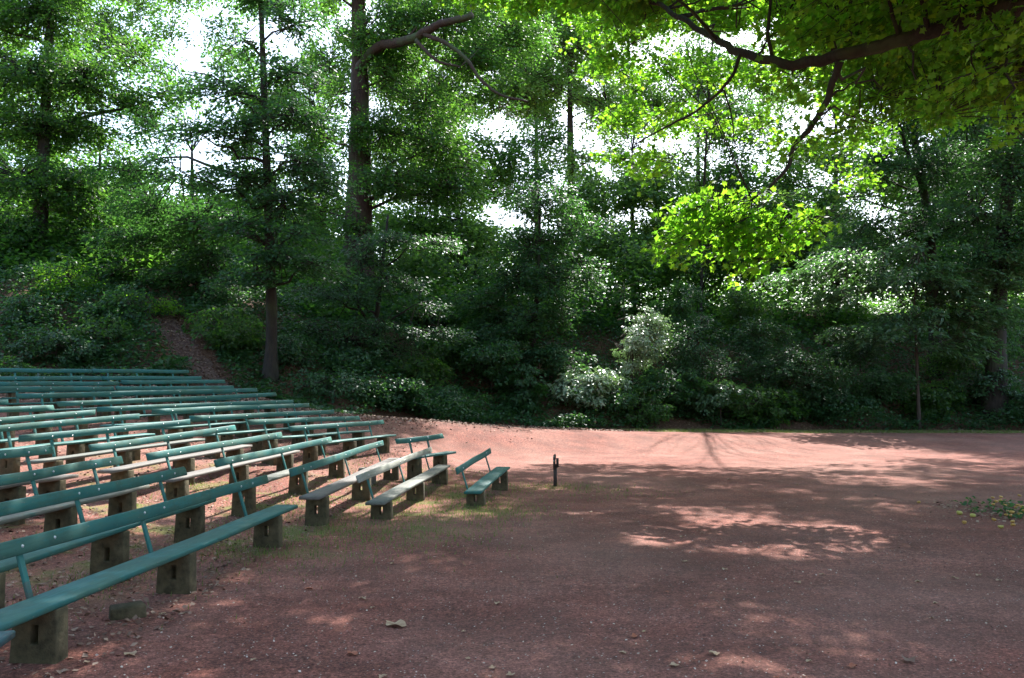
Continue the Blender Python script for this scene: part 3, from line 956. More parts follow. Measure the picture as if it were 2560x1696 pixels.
exec_trees = True
if exec_trees:
    # T1: tree on the left bank
    make_tree("maple_tree", "tall dark leaning tree on the ivy bank at the far left", "tree",
        [grounded(88, 36)] + T((100, 600, 36), (106, 430, 36), (112, 300, 36), (122, 120, 36), (130, -60, 36), (140, -400, 36)), 0.36,
        [C(110,40,36,120,80,2.2), C(60,170,35,130,70,2.2), C(220,210,36,130,60,2.5), C(100,320,36,120,70,2.2), C(240,330,37,90,50,2.0,.7),
         C(50,440,35,110,70,2.2), C(190,470,36,110,70,2.2), C(20,580,35,100,60,2,.9), C(220,590,37,90,60,2.0,.8), C(-80,300,36,110,230,2.5),
         C(-60,60,36,110,100,2.5,.7), C(350,150,37,110,60,2.2,.5), C(330,270,37,110,35,2.0,.9), C(430,240,37,100,25,1.8,.8), C(180,-120,36,220,90,3), C(380,-90,36,120,60,3,.4)],
        'leaf_mid', 'bark_dark', 11, leaf=0.20, dens=7, layered=0.6)
    # T2: slender tree at the path
    make_tree("hornbeam_tree", "slender straight tree with flared foot standing right of the climbing path", "tree",
        [grounded(676, 29)] + T((680, 800, 29), (676, 650, 29), (668, 450, 29), (660, 220, 29), (652, 0, 29), (648, -380, 29)), 0.23,
        [C(700,640,28.2,90,28,1.8,1.3), C(640,690,28.0,90,24,1.6,1.2), C(760,580,28.2,90,28,1.8), C(600,560,28.2,90,30,1.6), C(720,500,28.4,110,32,1.8),
         C(590,440,28.4,100,35,1.8), C(760,400,28.4,100,40,1.8), C(600,330,28.4,110,45,1.8,.9), C(740,290,28.4,110,40,1.8), C(560,230,28.4,120,35,1.8,1.0),
         C(720,180,28.4,100,45,1.8,.8), C(600,100,28.4,90,40,1.8,.7), C(740,60,28.4,110,45,1.8,.8), C(660,-60,28.4,160,70,2), C(480,330,28.4,110,30,1.6,.8), C(450,430,28.4,90,30,1.6,.6),
         C(450,180,28.4,90,18,1.6,1.1), C(380,520,32,100,50,1.8,.9), C(500,560,32,90,45,1.8), C(820,460,28.4,70,25,1.5), C(800,660,28.2,70,25,1.5), C(330,430,33,90,40,1.8,.7), C(400,330,33,80,30,1.8,.6)],
        'leaf_dark', 'bark_dark', 12, leaf=0.18, dens=7.5, size=1.4, layered=0.88)
    # T3: big red barked tree
    make_tree("beech_tree", "massive red brown trunk with a heavy limb reaching right, behind the slender tree", "tree",
        [grounded(897, 42)] + T((897, 640, 42), (897, 520, 42), (900, 380, 42), (900, 200, 42), (896, 0, 42), (890, -300, 42)), 0.92,
        [C(980,90,41,120,70,3), C(1110,60,40,130,60,3), C(1200,150,40,110,60,2.5), C(1060,260,41,110,60,2.5,.8), C(960,330,41,90,60,2.5), C(1100,360,41,110,60,2.5),
         C(980,450,41,100,50,2.5), C(1120,470,42,110,50,2.5,.9), C(990,190,42,70,60,3), C(895,330,40.5,50,40,1.0,.7), C(900,90,40,50,30,1.0,.6), C(880,560,40.5,45,40,1.0,.6), C(840,240,41,40,50,2,.7),  C(1250,280,41,80,50,2,.6), C(1180,420,42,70,50,2,.5),
         C(780,330,43,60,50,2), C(790,530,43,50,50,2,.8), C(1000,-80,41,240,70,4), C(1250,-60,40,150,80,3), C(1300,90,41,90,60,2.5), C(760,-60,41,110,60,3,.7)],
        'leaf_mid', 'bark_red', 13, leaf=0.20, dens=6.0, size=1.5, layered=0.55, limb_r=0.10,
        extra_limbs=[(T((900,170,41.6),(940,118,39.5),(1030,95,37.6),(1100,62,36.8),(1180,38,36)), 0.30, 0.15),
                     (T((1060,85,37.2),(1120,110,36.8),(1170,150,36.6),(1200,200,36.6),(1250,240,36.6),(1320,255,36.6)), 0.12, 0.05),
                     (T((1040,100,37.4),(1090,155,37),(1150,168,37)), 0.10, 0.05)])
    # layered tree in front of the thicket
    make_tree("hornbeam_tree", "low tree with flat dark leaf layers reaching right over the thicket", "tree",
        [grounded(930, 35)] + T((935, 850, 35), (950, 720, 35), (960, 620, 35), (970, 540, 35)), 0.16,
        [C(1000,600,34,130,18,1.8,1.5), C(1110,605,34,70,12,1.4,1.6), C(900,640,34,90,28,1.8), C(960,700,33.5,130,22,1.8,1.2), C(1040,760,33,90,18,1.6,1.4),
         C(880,740,33.5,100,26,1.8,1.1), C(960,810,33,120,18,1.6,1.3), C(1090,830,32.5,90,13,1.4,1.7), C(880,850,33,110,25,1.6), C(780,720,33,80,25,1.8), C(760,820,33,80,30,1.6), C(1000,880,33.5,100,20,1.6)],
        'leaf_dark', 'bark_dark', 14, leaf=0.15, dens=6.5, size=1.25, layered=0.93, wr=0.5)
    make_tree("maple_tree", "bushy tree with trailing branches in the middle of the bank above the bright shrub", "tree",
        [grounded(1330, 38)] + T((1335, 820, 38), (1345, 700, 38), (1350, 560, 38), (1345, 470, 38)), 0.15,
        [C(1350,500,38,110,50,2,1), C(1440,580,38,90,60,2), C(1330,620,38,90,50,2), C(1400,700,37,100,60,2), C(1280,700,38,90,60,2), C(1200,760,38,90,50,2),
         C(1470,690,36.5,50,50,1.2,1.1), C(1440,790,37,90,50,2), C(1310,800,37,110,50,2), C(1200,850,37,110,40,2), C(1490,780,36.5,50,40,1.2)],
        'leaf_dark', 'bark_dark', 15, leaf=0.17, dens=5.5, size=1.2, layered=0.75)
    make_tree("maple_tree", "maple whose high backlit yellow green crown fills the upper centre right above the clearing", "tree",
        [grounded(1752, 45)] + T((1754, 700, 45), (1757, 540, 44.5), (1765, 360, 43), (1775, 200, 41), (1790, -20, 38), (1790, -160, 35.5)), 0.10,
        [C(1490,60,32.6,90,60,1.2,.7), C(1600,40,32.1,100,50,1.2,.7), C(1720,30,31.6,100,50,1.2,.7), C(1840,50,31.6,90,50,1.2,.7), C(1540,170,32.1,90,50,1.2,.75), C(1650,160,31.6,90,50,1.2,.7),
         C(1770,170,31.1,90,50,1.2,.7), C(1880,190,31.1,90,50,1.2,.7), C(1570,290,31.6,80,50,1.2,.8), C(1690,290,31.1,80,45,1.2,.7), C(1800,300,30.6,80,45,1.2,.7), C(1900,310,30.6,60,40,1.2,.6),
         C(1540,390,31.1,60,35,1.0,.5), C(1640,400,30.6,70,35,1.0,.5), C(1980,160,32.6,80,50,1.2,.6), C(2080,240,32.6,80,50,1.4,.7), C(2180,330,32.6,80,50,1.4,.7), C(2000,350,31.6,60,30,1.2,.5),
         C(2250,150,33.6,90,60,1.4,.8), C(2400,250,33.6,100,60,1.4,.8), C(2150,60,33.6,100,60,1.4,.8), C(2330,50,33.6,100,60,1.4,.8), C(2500,100,33.6,100,60,1.4,.8), C(2120,440,32.6,70,30,1.2,.6)] +
        [(np.array([x_, 26.6, 16.0]), (2.0, 1.6, 0.8), 1.9) for x_ in (4.5, 8, 11.5, 15)] + [(np.array([x_, 31.0, 19.2]), (2.3, 1.8, 0.8), 1.9) for x_ in (4.0, 7.5, 11, 14.5)] + [(np.array([x_, 34.2, 20.6]), (2.2, 1.3, 0.7), 0.6) for x_ in (6.5, 10, 13.5, 17)],  # unseen clumps above the frame, added to shade the gravel
        'leaf_oak', 'bark_dark', 22, leaf=0.21, dens=5.0, size=1.2, m=22, layered=0.5, kind='lobed', wr=1.0, limb_r=0.014)
    make_tree("hazel_tree", "dark low spreading tree overhanging the upper part of the climbing path", "tree",
        [grounded(545, 34)] + T((540, 800, 34), (520, 700, 34), (490, 620, 34), (470, 560, 34)), 0.14,
        [C(330,600,34,90,40,1.8,1.1), C(430,590,34,90,45,1.8,1.2), C(520,640,33.5,90,40,1.8,1.2), C(450,690,33.5,90,30,1.6,1.2), C(560,720,33,80,35,1.6,1.2), C(300,680,34,80,30,1.6,1.0), C(370,520,35,90,35,1.8,.8), C(560,560,34,80,35,1.8,1), C(600,780,33,60,30,1.4,1.2), C(500,760,33,50,22,1.2,1.0)],
        'leaf_dark', 'bark_dark', 19, leaf=0.17, dens=6.5, size=1.2, layered=0.8)
    # young chestnut at right
    make_tree("chestnut_tree", "young tree with thin bare stem and large pale leaves at right", "tree",
        [grounded(2292, 37)] + T((2293, 930, 37), (2290, 840, 37), (2284, 760, 37), (2300, 650, 37)), 0.085,
        [C(2010,690,36,90,22,1.6,1.4), C(2100,650,36,90,26,1.6,1.2), C(2060,740,36,90,18,1.6,1.3), C(2200,700,36,100,40,2), C(2160,830,36,120,24,1.6,1.2), C(2270,800,36,90,30,1.6),
         C(2350,700,37,110,60,2), C(2440,780,37,110,50,2), C(2380,860,37,110,40,2), C(2500,680,37,110,60,2), C(2300,620,37,100,40,2,.8)],
        'leaf_chestnut', 'bark_brown', 16, leaf=0.24, dens=4.5, size=1.3, layered=0.85, kind='fold', wr=0.45)
    # right hand dark trees
    make_tree("lime_tree", "dark tree with forked trunk right of the bright hanging leaves", "tree",
        [grounded(2340, 42)] + T((2330, 620, 42), (2310, 480, 42), (2290, 380, 42), (2280, 250, 42), (2290, 60, 42), (2290, -200, 42)), 0.28,
        [C(2180,420,41,90,60,2.5), C(2260,300,41,100,60,2.5), C(2350,420,41,100,80,2.5), C(2180,560,41,90,50,2.5,.7), C(2280,560,41,90,60,2.5), C(2400,560,41,100,60,2.5),
         C(2330,180,41,110,60,2.5), C(2130,500,41,60,60,2.0,.6), C(2120,620,40,70,40,2,.8), C(2200,200,41,80,60,2.5,.7), C(2250,60,41,140,60,3,.8), C(2300,-90,41,200,70,3)],
        'leaf_dark', 'bark_dark', 17, leaf=0.18, dens=5.2, size=1.4, layered=0.7,
        extra_limbs=[(T((2310,480,42),(2270,380,41.5),(2245,300,41)), 0.16, 0.08)])
    make_tree("lime_tree", "tall dark tree at the right edge whose trunk leaves the frame at the top", "tree",
        [grounded(2480, 38)] + T((2500, 650, 38), (2525, 420, 38), (2545, 200, 38), (2555, 0, 38), (2560, -300, 38)), 0.42,
        [C(2420,300,37,90,80,2.5), C(2520,420,37,110,90,2.5), C(2440,520,37,90,60,2.5), C(2560,600,37,110,80,2.5), C(2450,640,37,80,40,2,.9), C(2600,250,37,110,120,3),
         C(2480,120,37,120,70,3), C(2660,500,37,120,160,3), C(2550,-60,37,160,90,3)] +
        [(np.array([x_, 31.0, 19.0]), (2.4, 1.9, 0.8), 1.3) for x_ in (18, 21.5)] + [(np.array([x_, 33.5, 20.5]), (2.4, 1.6, 0.8), 0.9) for x_ in (21,)],  # out of view crown clumps, added for the shade they cast on the clearing
        'leaf_dark', 'bark_dark', 18, leaf=0.18, dens=5.4, size=1.4, layered=0.7)
    # distant trees
    FAR = [
      ("tall far tree with ivied trunk in the middle of the view", 1430, 57, 0.52, [C(1430,110,56,130,80,3.5,.8), C(1330,200,56,110,70,3.5,.7), C(1520,260,56,100,70,3.5,.7), C(1440,400,55,110,40,3,.7), C(1580,380,56,80,70,3,.8), C(1380,0,56,160,70,4)], (1425, 330), 'bark_red'),
      ("far tree with thinner trunk just left of the ivied trunk", 1342, 60, 0.30, [C(1290,180,59,90,60,3,.7), C(1340,240,59,100,50,3,.8), C(1220,480,58,90,50,3,.5), C(1380,300,58,60,40,3,.5)], (1340, 300), 'bark_dark'),
      ("far tree seen behind the hanging bright leaves, left of them", 1590, 52, 0.30, [C(1600,470,51,100,50,3,.9), C(1560,620,50,110,45,3,.9), C(1680,560,50,90,70,3), C(1500,520,51,70,70,3,.8), C(1700,400,51,90,60,3,.8), C(1650,660,48,120,50,3)], (1580, 560), 'bark_dark'),
      ("far tree with pale trunk right of centre behind the bright leaves", 1745, 55, 0.3, [C(1800,480,54,100,60,3,.9), C(1900,560,53,90,60,3,.9), C(1830,300,54,100,60,3,.6), C(1960,450,54,80,60,3,.8), C(1760,180,55,110,60,3,.6), C(1880,640,50,120,50,3,1.1), C(2000,560,50,70,70,3,.9)], (1745, 420), 'bark_dark'),
      ("far conifer like dark tree left of the gap at right", 2090, 50, 0.3, [C(2060,520,49,70,80,2.5,1.0), C(2040,640,47,100,50,2.5,1.1), C(2090,400,50,60,60,2.5,.7), C(2060,200,50,100,50,3,.5), C(2100,100,50,110,50,3,.6)], (2090, 480), 'bark_dark'),
      ("far bushy tree behind the left bank beside the leaning trunk", 250, 48, 0.3, [C(240,520,47,130,60,3), C(160,640,46,110,40,3), C(300,630,46,120,50,3), C(20,500,46,120,80,3), C(400,560,47,110,60,3,.8), C(60,650,44,110,50,3,1.2)], (250, 560), 'bark_dark'),
      ("far tree above the climbing path", 480, 50, 0.3, [C(440,640,48,120,55,3,1.1), C(560,600,48,110,60,3), C(520,680,46,110,40,3,1.2), C(380,660,46,120,35,3,1.2), C(620,520,50,90,60,3,.7), C(500,480,50,120,50,3,.45), C(300,420,50,120,70,3,.3), C(430,90,50,110,50,3,.25), C(330,20,50,110,40,3,.3), C(560,60,50,80,50,3,.4)], (480, 560), 'bark_dark'),
      ("far tree filling the gap between slender tree and thick trunk", 780, 52, 0.3, [C(780,620,50,90,60,3), C(760,420,51,90,60,3,.8), C(820,160,51,70,70,3,.6), C(760,240,51,70,60,3,.5), C(850,650,48,90,45,3,1.1), C(700,560,50,70,60,3,.9)], (780, 500), 'bark_dark'),
      ("far tree right of the thick trunk, low behind the flat leaf layers", 1080, 50, 0.3, [C(1050,560,49,120,50,3,1), C(1180,600,48,100,50,3,.9), C(960,580,49,60,50,3,.8), C(1150,680,46,120,45,3,1.2), C(1030,670,46,120,45,3,1.2), C(1200,340,52,80,40,3,.4), C(1130,280,52,80,50,3,.6)], (1090, 560), 'bark_dark'),
      ("far tree behind the right edge trees", 2500, 50, 0.35, [C(2420,420,49,120,120,3,.9), C(2560,300,49,120,120,3), C(2300,480,50,90,80,3,.8), C(2450,640,46,150,50,3,1.1), C(2250,640,46,110,50,3,1.0)], (2500, 400), 'bark_dark'),
    ]
    HOLES = [(30,30,80,60),(20,260,45,60),(470,50,160,70),(330,200,70,60),(300,370,90,60),(480,300,100,90),(440,480,80,50),(860,300,35,60),(1230,310,50,35),(1290,520,50,40),
             (1580,560,50,50),(1620,150,50,40),(2070,290,60,60),(2140,360,40,40),(2250,590,45,50),(2200,520,60,30),(960,600,30,35),(1730,370,40,40),(2050,470,60,40),(1500,330,40,40),(880,480,25,60),(760,420,30,50),(1900,30,80,30)]
    rf_ = np.random.RandomState(2)
    for gx_ in np.arange(-120, 2700, 105):
        for gy_ in np.arange(-30, 700, 82):
            px_, py_ = gx_ + rf_.uniform(-30, 30), gy_ + rf_.uniform(-25, 25)
            if any(((px_ - hx) / (hw_ + 28)) ** 2 + ((py_ - hy_) / (hh_ + 22)) ** 2 < 1 for hx, hy_, hw_, hh_ in HOLES): continue
            if py_ < 350 and px_ < 700 and rf_.rand() < 0.15: continue
            dd_ = (64 if 1000 < px_ < 2250 else 56) if py_ < 300 else rf_.uniform(48, 56)
            k_ = int(np.argmin([abs(f_[1] - px_) for f_ in FAR]))
            FAR[k_][4].append(C(px_, py_, dd_, 75, 60, 2.6, 0.9 if 980 < px_ < 1650 else 0.6))
    for px_ in np.arange(1380, 2650, 95):
        for py_ in (590, 660):
            k_ = int(np.argmin([abs(f_[1] - px_) for f_ in FAR]))
            if abs(px_ - 2250) < 60 and py_ == 590: continue
            FAR[k_][4].append(C(px_ + rf_.uniform(-20, 20), py_ + rf_.uniform(-15, 15), rf_.uniform(46, 54), 80, 45, 2.2, 0.9))
    for i, (lab, px, d, tr, cl, top, bk) in enumerate(FAR):
        make_tree("broadleaf_tree", lab, "tree", [grounded(px, d)] + T((px, 650, d), (px, (650 + top[1]) / 2, d), (top[0], top[1], d), (top[0], top[1] - 180, d)), tr, cl,
                  'leaf_far' if (i % 2 == 0 and px > 900) else 'leaf_mid', bk, 40 + i, leaf=0.26, dens=3.3, size=1.6, m=40, layered=0.4, group="trees beyond the bank", limb_r=0.07)

    # the oak whose limb hangs in from the upper right
    oak_root = np.array([13.5, 11.0, -0.3])
    make_tree("oak_tree", "large near oak whose dark limb and bright backlit leaves hang in from the upper right", "tree",
        [oak_root, (13.3, 11.2, 3.0), (12.9, 11.5, 6.5), (12.4, 12.0, 10), (12.0, 12.5, 15)], 0.55,
        [ # bright hanging clumps
         C(1800,560,14,110,70,0.4,.9), C(1940,580,14,100,60,0.4,.9), C(1860,480,14.3,110,40,0.4,.55), C(1720,520,14.3,60,50,0.5,.7), C(2010,540,14,50,40,0.4,.9),
         C(1700,600,14,50,40,.4,.8), C(1880,650,14,60,22,.3,.9), C(1700,250,19,70,40,1.0,.5), C(1560,120,20,70,40,1.0,.5), C(1660,60,20,80,35,1.0,.5), C(1840,110,19,70,35,1.0,.5), C(1640,400,18,50,30,.8,.6), C(1830,360,17,50,30,.8,.6),
         C(1980,260,20,60,40,1.0,.5), C(2120,320,22,70,40,1.2,.5), C(2200,240,22,70,40,1.2,.5), C(2350,290,20,70,40,1.2,.4), C(2500,190,18,80,50,1.3,.6), C(2050,90,22,80,40,1.2,.6),
         # darker leaves along the limb
         C(2100,60,14,120,50,1.0,.7), C(2250,20,13,120,45,1.0,.8), C(2400,10,12.5,130,35,1.0,.8), C(2150,200,13.5,90,25,0.8,.4), C(2300,220,13,110,35,0.9,.45), C(2440,180,12.5,110,50,1.0,.5),
         C(2040,320,14,60,30,.8,.6), C(1960,400,14,60,30,.8,.7), C(2500,80,12,110,50,1.0,.6), C(1980,190,14.5,80,25,.8,.6), C(2520,300,12.5,60,40,0.8,.4), C(1960,60,15,80,50,1.2,.7)] +
        [ (np.array(c), rr, n) for c, rr, n in [
           # crown above the frame that shades the near gravel
           ((-2.0, 13.0, 10.6), (2.6, 2.4, 1.0), 1.1), ((1.5, 14.0, 10.8), (2.6, 2.6, 1.0), 1.2), ((5.0, 13.5, 10.8), (2.8, 2.6, 1.2), 1.2), ((8.5, 13.0, 10.6), (2.8, 2.8, 1.4), 1.3),
           ((3.2, 17.5, 12.6), (3.0, 2.4, 1.0), 1.2), ((7.5, 17.5, 12.2), (3.0, 2.4, 1.4), 1.3), ((11.5, 17.0, 11.0), (3.0, 3.0, 2.0), 1.3), ((-0.5, 17.5, 12.6), (2.6, 2.0, 0.9), .8), ((-1.0, 19.5, 13.3), (2.6, 1.6, 0.7), 1.0), ((-4.6, 16.0, 11.9), (2.4, 2.0, 0.7), 0.8), ((-3.6, 20.5, 14.4), (2.4, 1.6, 0.7), 0.6), ((9.2, 20.2, 12.6), (2.6, 2.0, 1.0), 1.4), ((4.8, 19.6, 12.9), (2.6, 1.4, .7), 1.3), ((3.0, 21.3, 13.6), (2.0, 1.2, .7), 1.6), ((8.2, 21.4, 13.6), (2.0, 1.2, .7), 1.6), ((3.5, 18.0, 11.6), (1.6, 1.0, .5), 1.4), ((7.6, 18.2, 11.7), (1.6, 1.0, .5), 1.4), ((11.6, 21.0, 13.2), (1.8, 1.2, .6), 1.3), ((5.5, 11.5, 9.0), (3.0, 1.4, .8), 1.3), ((9.0, 11.3, 9.3), (3.0, 1.6, .9), 1.2), ((1.0, 20.5, 13.6), (2.2, 1.8, .8), 1.2), ((4.5, 22.6, 14.4), (2.8, 1.3, .8), 1.3), ((8.6, 23.0, 14.6), (2.8, 1.4, .8), 1.3), ((12.6, 24.5, 14.6), (3.0, 2.2, 1.2), 1.3), ((1.0, 23.0, 14.8), (2.4, 1.3, .7), 1.0), ((16, 27, 14), (3, 3, 2), 1.2),
           ((12.0, 21.5, 12.0), (3.4, 2.6, 2.0), 1.2), ((15.0, 19.0, 11.0), (3.4, 3.4, 2.4), 1.2), ((0.5, 10.0, 9.4), (2.6, 2.4, 1.0), 1.2), ((4.5, 9.5, 9.6), (2.8, 2.6, 1.2), 1.3),
           ((8.5, 9.0, 9.6), (2.8, 2.8, 1.6), 1.2), ((-3.2, 9.6, 9.4), (2.4, 2.4, 1.0), 1.1), ((15.5, 14.0, 10), (3.2, 3.4, 2.6), 1.0), ((13, 7, 10), (3.2, 3.2, 2), 1.0)]],
        'leaf_oak', 'bark_dark', 21, leaf=0.15, dens=11.0, size=0.8, m=26, layered=0.45, kind='lobed', wr=1.0, limb_r=0.05,
        extra_limbs=[([np.array([12.9, 11.5, 6.0])] + T((2720, -30, 12), (2560, 10, 12.3), (2430, 45, 12.6), (2300, 88, 13), (2180, 125, 13.5), (2050, 152, 14), (1950, 160, 14.5), (1850, 130, 15), (1770, 85, 16), (1690, 40, 17), (1620, 0, 18)), 0.18, 0.045),
                     (T((2100,155,13.8),(2085,200,13.9),(2060,270,14),(2020,330,14),(1985,360,14),(1970,420,14),(1930,460,14),(1880,500,14)), 0.075, 0.02),
                     (T((1850,135,15),(1835,185,15),(1800,230,15),(1740,280,15.5),(1680,310,16),(1590,360,16.5)), 0.04, 0.015),
                     (T((1810,225,15),(1830,290,15),(1838,370,15)), 0.02, 0.01)], droop=0.35)

# unseen trees added behind the viewer to cut the sky light
back = make_tree("unseen_shade_tree", "tall unseen broadleaf tree added behind the viewer to cut sky light", "tree",
    [(-13, -15, -0.3), (-13, -15, 6), (-12.6, -15, 12), (-12.5, -15.3, 20)], 0.4,
    [(np.array([-13 + dx, -15 + dy, z]), (4.5, 4.5, 2.2), 0.28) for dx, dy, z in ((0, 0, 5), (-4, 1, 8), (4, 0, 9), (0, 4, 11), (1, -4, 12), (-3, 2, 15), (4, 3, 15), (0, 0, 19), (-4, -2, 12))],
    'leaf_mid', 'bark_dark', 95, leaf=0.5, dens=2.0, size=2.6, m=26, layered=0.6, group="unseen trees added behind the viewer")
for x_, y_, rz in ((2, -19, 1.0), (-20, 3, 0.6)):
    c_ = back.copy(); col.objects.link(c_); c_.location = (x_, y_, h1(x_, y_) - 0.3); c_.rotation_euler = (0, 0, rz)
    for ch in list(back.children):
        k_ = ch.copy(); col.objects.link(k_); k_.parent = c_

# ------------------------------------------------------------------ shrubs and ground cover
def make_shrub(name, label, px, py, d, rx, ry, rd, leafm, seed, leaf=0.14, dens=9, group=None, layered=0.6, kind='diamond', size=0.8, wr=0.55, m=36):
    # stand it on the bank: slide along the slope until the crown centre clears the surface
    hgt_ = ry * d / F_PX
    for dd in np.arange(d + 0.6, d - 12, -0.2):
        c = P(px, py, dd)
        if c[2] > h1(c[0], c[1]) + 0.55 * hgt_:
            break
    d = dd
    print("SHRUB", px, py, round(d, 1), round(c[2] - h1(c[0], c[1]), 2))
    g = grounded(px, d, 0.1)
    R = np.random.RandomState(seed)
    cl = [(c, (rx * d / F_PX, rd, ry * d / F_PX), 1.0)]
    for _ in range(4):
        o = R.normal(size=3); o /= np.linalg.norm(o)
        cc = c + o * np.array([rx * d / F_PX, rd, ry * d / F_PX]) * 0.75
        cl.append((cc, (rx * d / F_PX * 0.45, rd * 0.5, ry * d / F_PX * 0.45), 1.0))
    return make_tree(name, label, "shrub", [g, g * 0.5 + c * 0.5 - [0, 0, .05], c], 0.045, cl, leafm, 'bark_brown', seed, leaf=leaf, dens=dens, m=m, size=size,
                     layered=layered, kind=kind, group=group, limb_r=0.03, wr=wr, tk=6, part_crown="foliage", part_trunk="stem", droop=0.12, arch=0.75)


make_shrub("elder_shrub", "tall bush with glaring sunlit white green leaves right of centre on the bank", 1580, 850, 36.3, 85, 95, 1.4, 'leaf_painted_glare', 61, leaf=0.14, dens=13, layered=0.75)
make_shrub("chestnut_shrub", "low sapling with big glossy white glinting leaves at the foot of the bank", 1465, 965, 35.0, 80, 55, 1.2, 'leaf_painted_glare', 62, leaf=0.24, dens=7, kind='fold', wr=0.42, layered=0.85, m=26)
make_shrub("sapling", "pyramid shaped sapling with layered leaves left of the big glossy leaves", 1300, 965, 34.0, 60, 60, 1.0, 'leaf_dark', 63, leaf=0.18, dens=9, layered=0.9)
make_shrub("bramble_mound", "rounded bramble mound right of the glaring white bush", 1745, 870, 37.2, 110, 90, 1.8, 'leaf_ivy', 64, leaf=0.12, dens=12)
make_shrub("laurel_shrub", "low shrub with a few pale glinting leaf tips right of the bramble mound foot", 1800, 985, 35.7, 90, 40, 1.2, 'leaf_chestnut', 65, leaf=0.17, dens=8, layered=0.8)
make_shrub("wild_shrub", "broad green shrub under the young tree with large pale leaves", 2000, 930, 37.0, 130, 60, 1.8, 'leaf_ivy', 66, leaf=0.13, dens=10)
make_shrub("wild_shrub", "yellowish lit bush beside the foot of the leaning trunk on the left bank", 175, 700, 37.5, 70, 55, 1.6, 'leaf_oak', 67, leaf=0.15, dens=9)
make_shrub("wild_shrub", "small bright green bush at the top of the climbing path", 345, 770, 34.5, 85, 42, 1.2, 'leaf_oak', 68, leaf=0.13, dens=9)
make_shrub("wild_shrub", "leafy shrub at the edge just behind the ends of the middle benches", 960, 985, 30.6, 120, 40, 1.2, 'leaf_dark', 69, leaf=0.15, dens=10)
make_shrub("wild_shrub", "small shrub at the gravel edge left of the pyramid shaped sapling", 1130, 1000, 31.6, 90, 35, 1.0, 'leaf_dark', 70, leaf=0.14, dens=10)
SH = [(820,960,30.2),(1230,900,34.5),(1050,930,33),(1400,900,36),(1660,960,35.8),(1900,1010,36.3),(2080,1000,37),(2200,960,37.3),(2330,1000,37.5),(2460,960,37.5),(2540,1020,37),
      (2400,900,39),(1900,850,38.5),(1700,760,40),(1850,760,41),(2150,880,38.6),(2500,850,39),(1120,860,35.5),(900,900,32.5),(60,780,33),(250,830,33),(140,860,31.5),(320,770,36),(560,820,37.5),(720,880,33),
      (1560,720,40.5),(1050,780,39),(1250,820,37),(1500,1000,35.4),(1600,1020,35.6)]
SHL = ['low dark shrub right behind the far ends of the upper bench rows', 'shrub between the pyramid sapling and the flat leaf layers', 'dark shrub under the tips of the flat leaf layers', 'shrub directly left of the big glossy white leaves', 'small shrub squeezed between bramble mound and glossy leaves', 'low shrub at the gravel edge right of the pale leaf tips', 'dense dark shrub at the gravel edge, third from the bare stem', 'dark shrub just left of the thin bare stem', 'low dark shrub just right of the thin bare stem', 'dark shrub behind the thick trunk base at the right edge', 'lowest shrub in the right corner of the gravel', "shrub high on the bank above the thin bare stem's right side", 'shrub on the slope right above the bramble mound', 'shrub hidden behind the top of the bramble mound', 'dark shrub on the slope beneath the hanging bright leaves', 'dark shrub beneath the large pale leaves of the young tree', 'highest dark shrub at the right edge of the bank', 'dark shrub on the slope above the pyramid sapling', 'shrub at the slope foot right of the slender flared trunk', 'dark ivy grown shrub at the far left below the leaning trunk', 'shrub on the left bank midway between leaning trunk and path', 'lowest shrub on the left bank just above the last bench row', 'shrub bordering the left side of the climbing path', 'shrub bordering the right side of the climbing path', 'shrub right behind the slender flared trunk', 'shrub behind the glaring white bush, to its upper left', 'shrub in the dark gap under the flat leaf layers', "shrub left of the trailing bushy tree's stem", 'small shrub at the gravel edge under the glaring white bush', 'small shrub at the gravel edge right of the glaring white bush']
for i, (px, py, d) in enumerate(SH):
    rr_ = np.random.RandomState(200 + i)
    make_shrub("understory_shrub", SHL[i], px, py, d, rr_.uniform(70, 115), rr_.uniform(35, 60), rr_.uniform(1.0, 1.7),
               ['leaf_ivy', 'leaf_dark', 'leaf_mid'][i % 3], 300 + i, leaf=rr_.uniform(0.12, 0.19), dens=9, group="shrubs of the thicket", layered=rr_.uniform(0.3, 0.6), size=0.6, m=28)


def scatter_leaves(name, n, pick, lift, leaf, mat, seed, kind='diamond', wr=0.7, tilt=0.5, label=None):
    r = np.random.RandomState(seed)
    x, y = pick(r, n)
    z = H(x, y)
    z = z + lift(r, x, y)
    pos = np.column_stack([x, y, z])
    n = len(x)
    nrm = r.normal(0, tilt, (n, 3)); nrm[:, 2] += 1
    a = r.uniform(0, 6.28, n)
    dr = np.column_stack([np.cos(a), np.sin(a), r.normal(-0.1, 0.1, n)])
    V, q, _ = leaf_mesh_arrays(pos, nrm, dr, leaf * r.uniform(0.5, 1.3, n), wr, kind)
    o = link_mesh(name, np_mesh(name, V, q), mat)
    tag(o, label, name.replace("_", " "), kind="stuff")
    return o


def pick_bank(e0, e1, p0, p1, keep_path=1.0, power=1.0):
    def f(r, n):
        phi = r.uniform(p0, p1, n)
        e = e0 + (e1 - e0) * r.rand(n) ** power
        e = e + 0.9 * vnoise(np.column_stack([phi * 30, e]), 1.0, 77) * (e < 3)
        R = np.interp(phi, PHI, RAD) + e
        x, y = R * np.sin(phi), R * np.cos(phi)
        k = path_dist(x, y) > 0.72 * keep_path + 0.25 * vnoise(np.stack([x, y], 1), 2, 4)
        return x[k], y[k]
    return f


def lift_ivy(r, x, y):
    b = np.clip(vnoise(np.stack([x, y], 1), 0.9, 31), -0.6, 1) + 0.6
    return 0.04 + r.rand(len(x)) ** 0.7 * (0.12 + 0.62 * b)


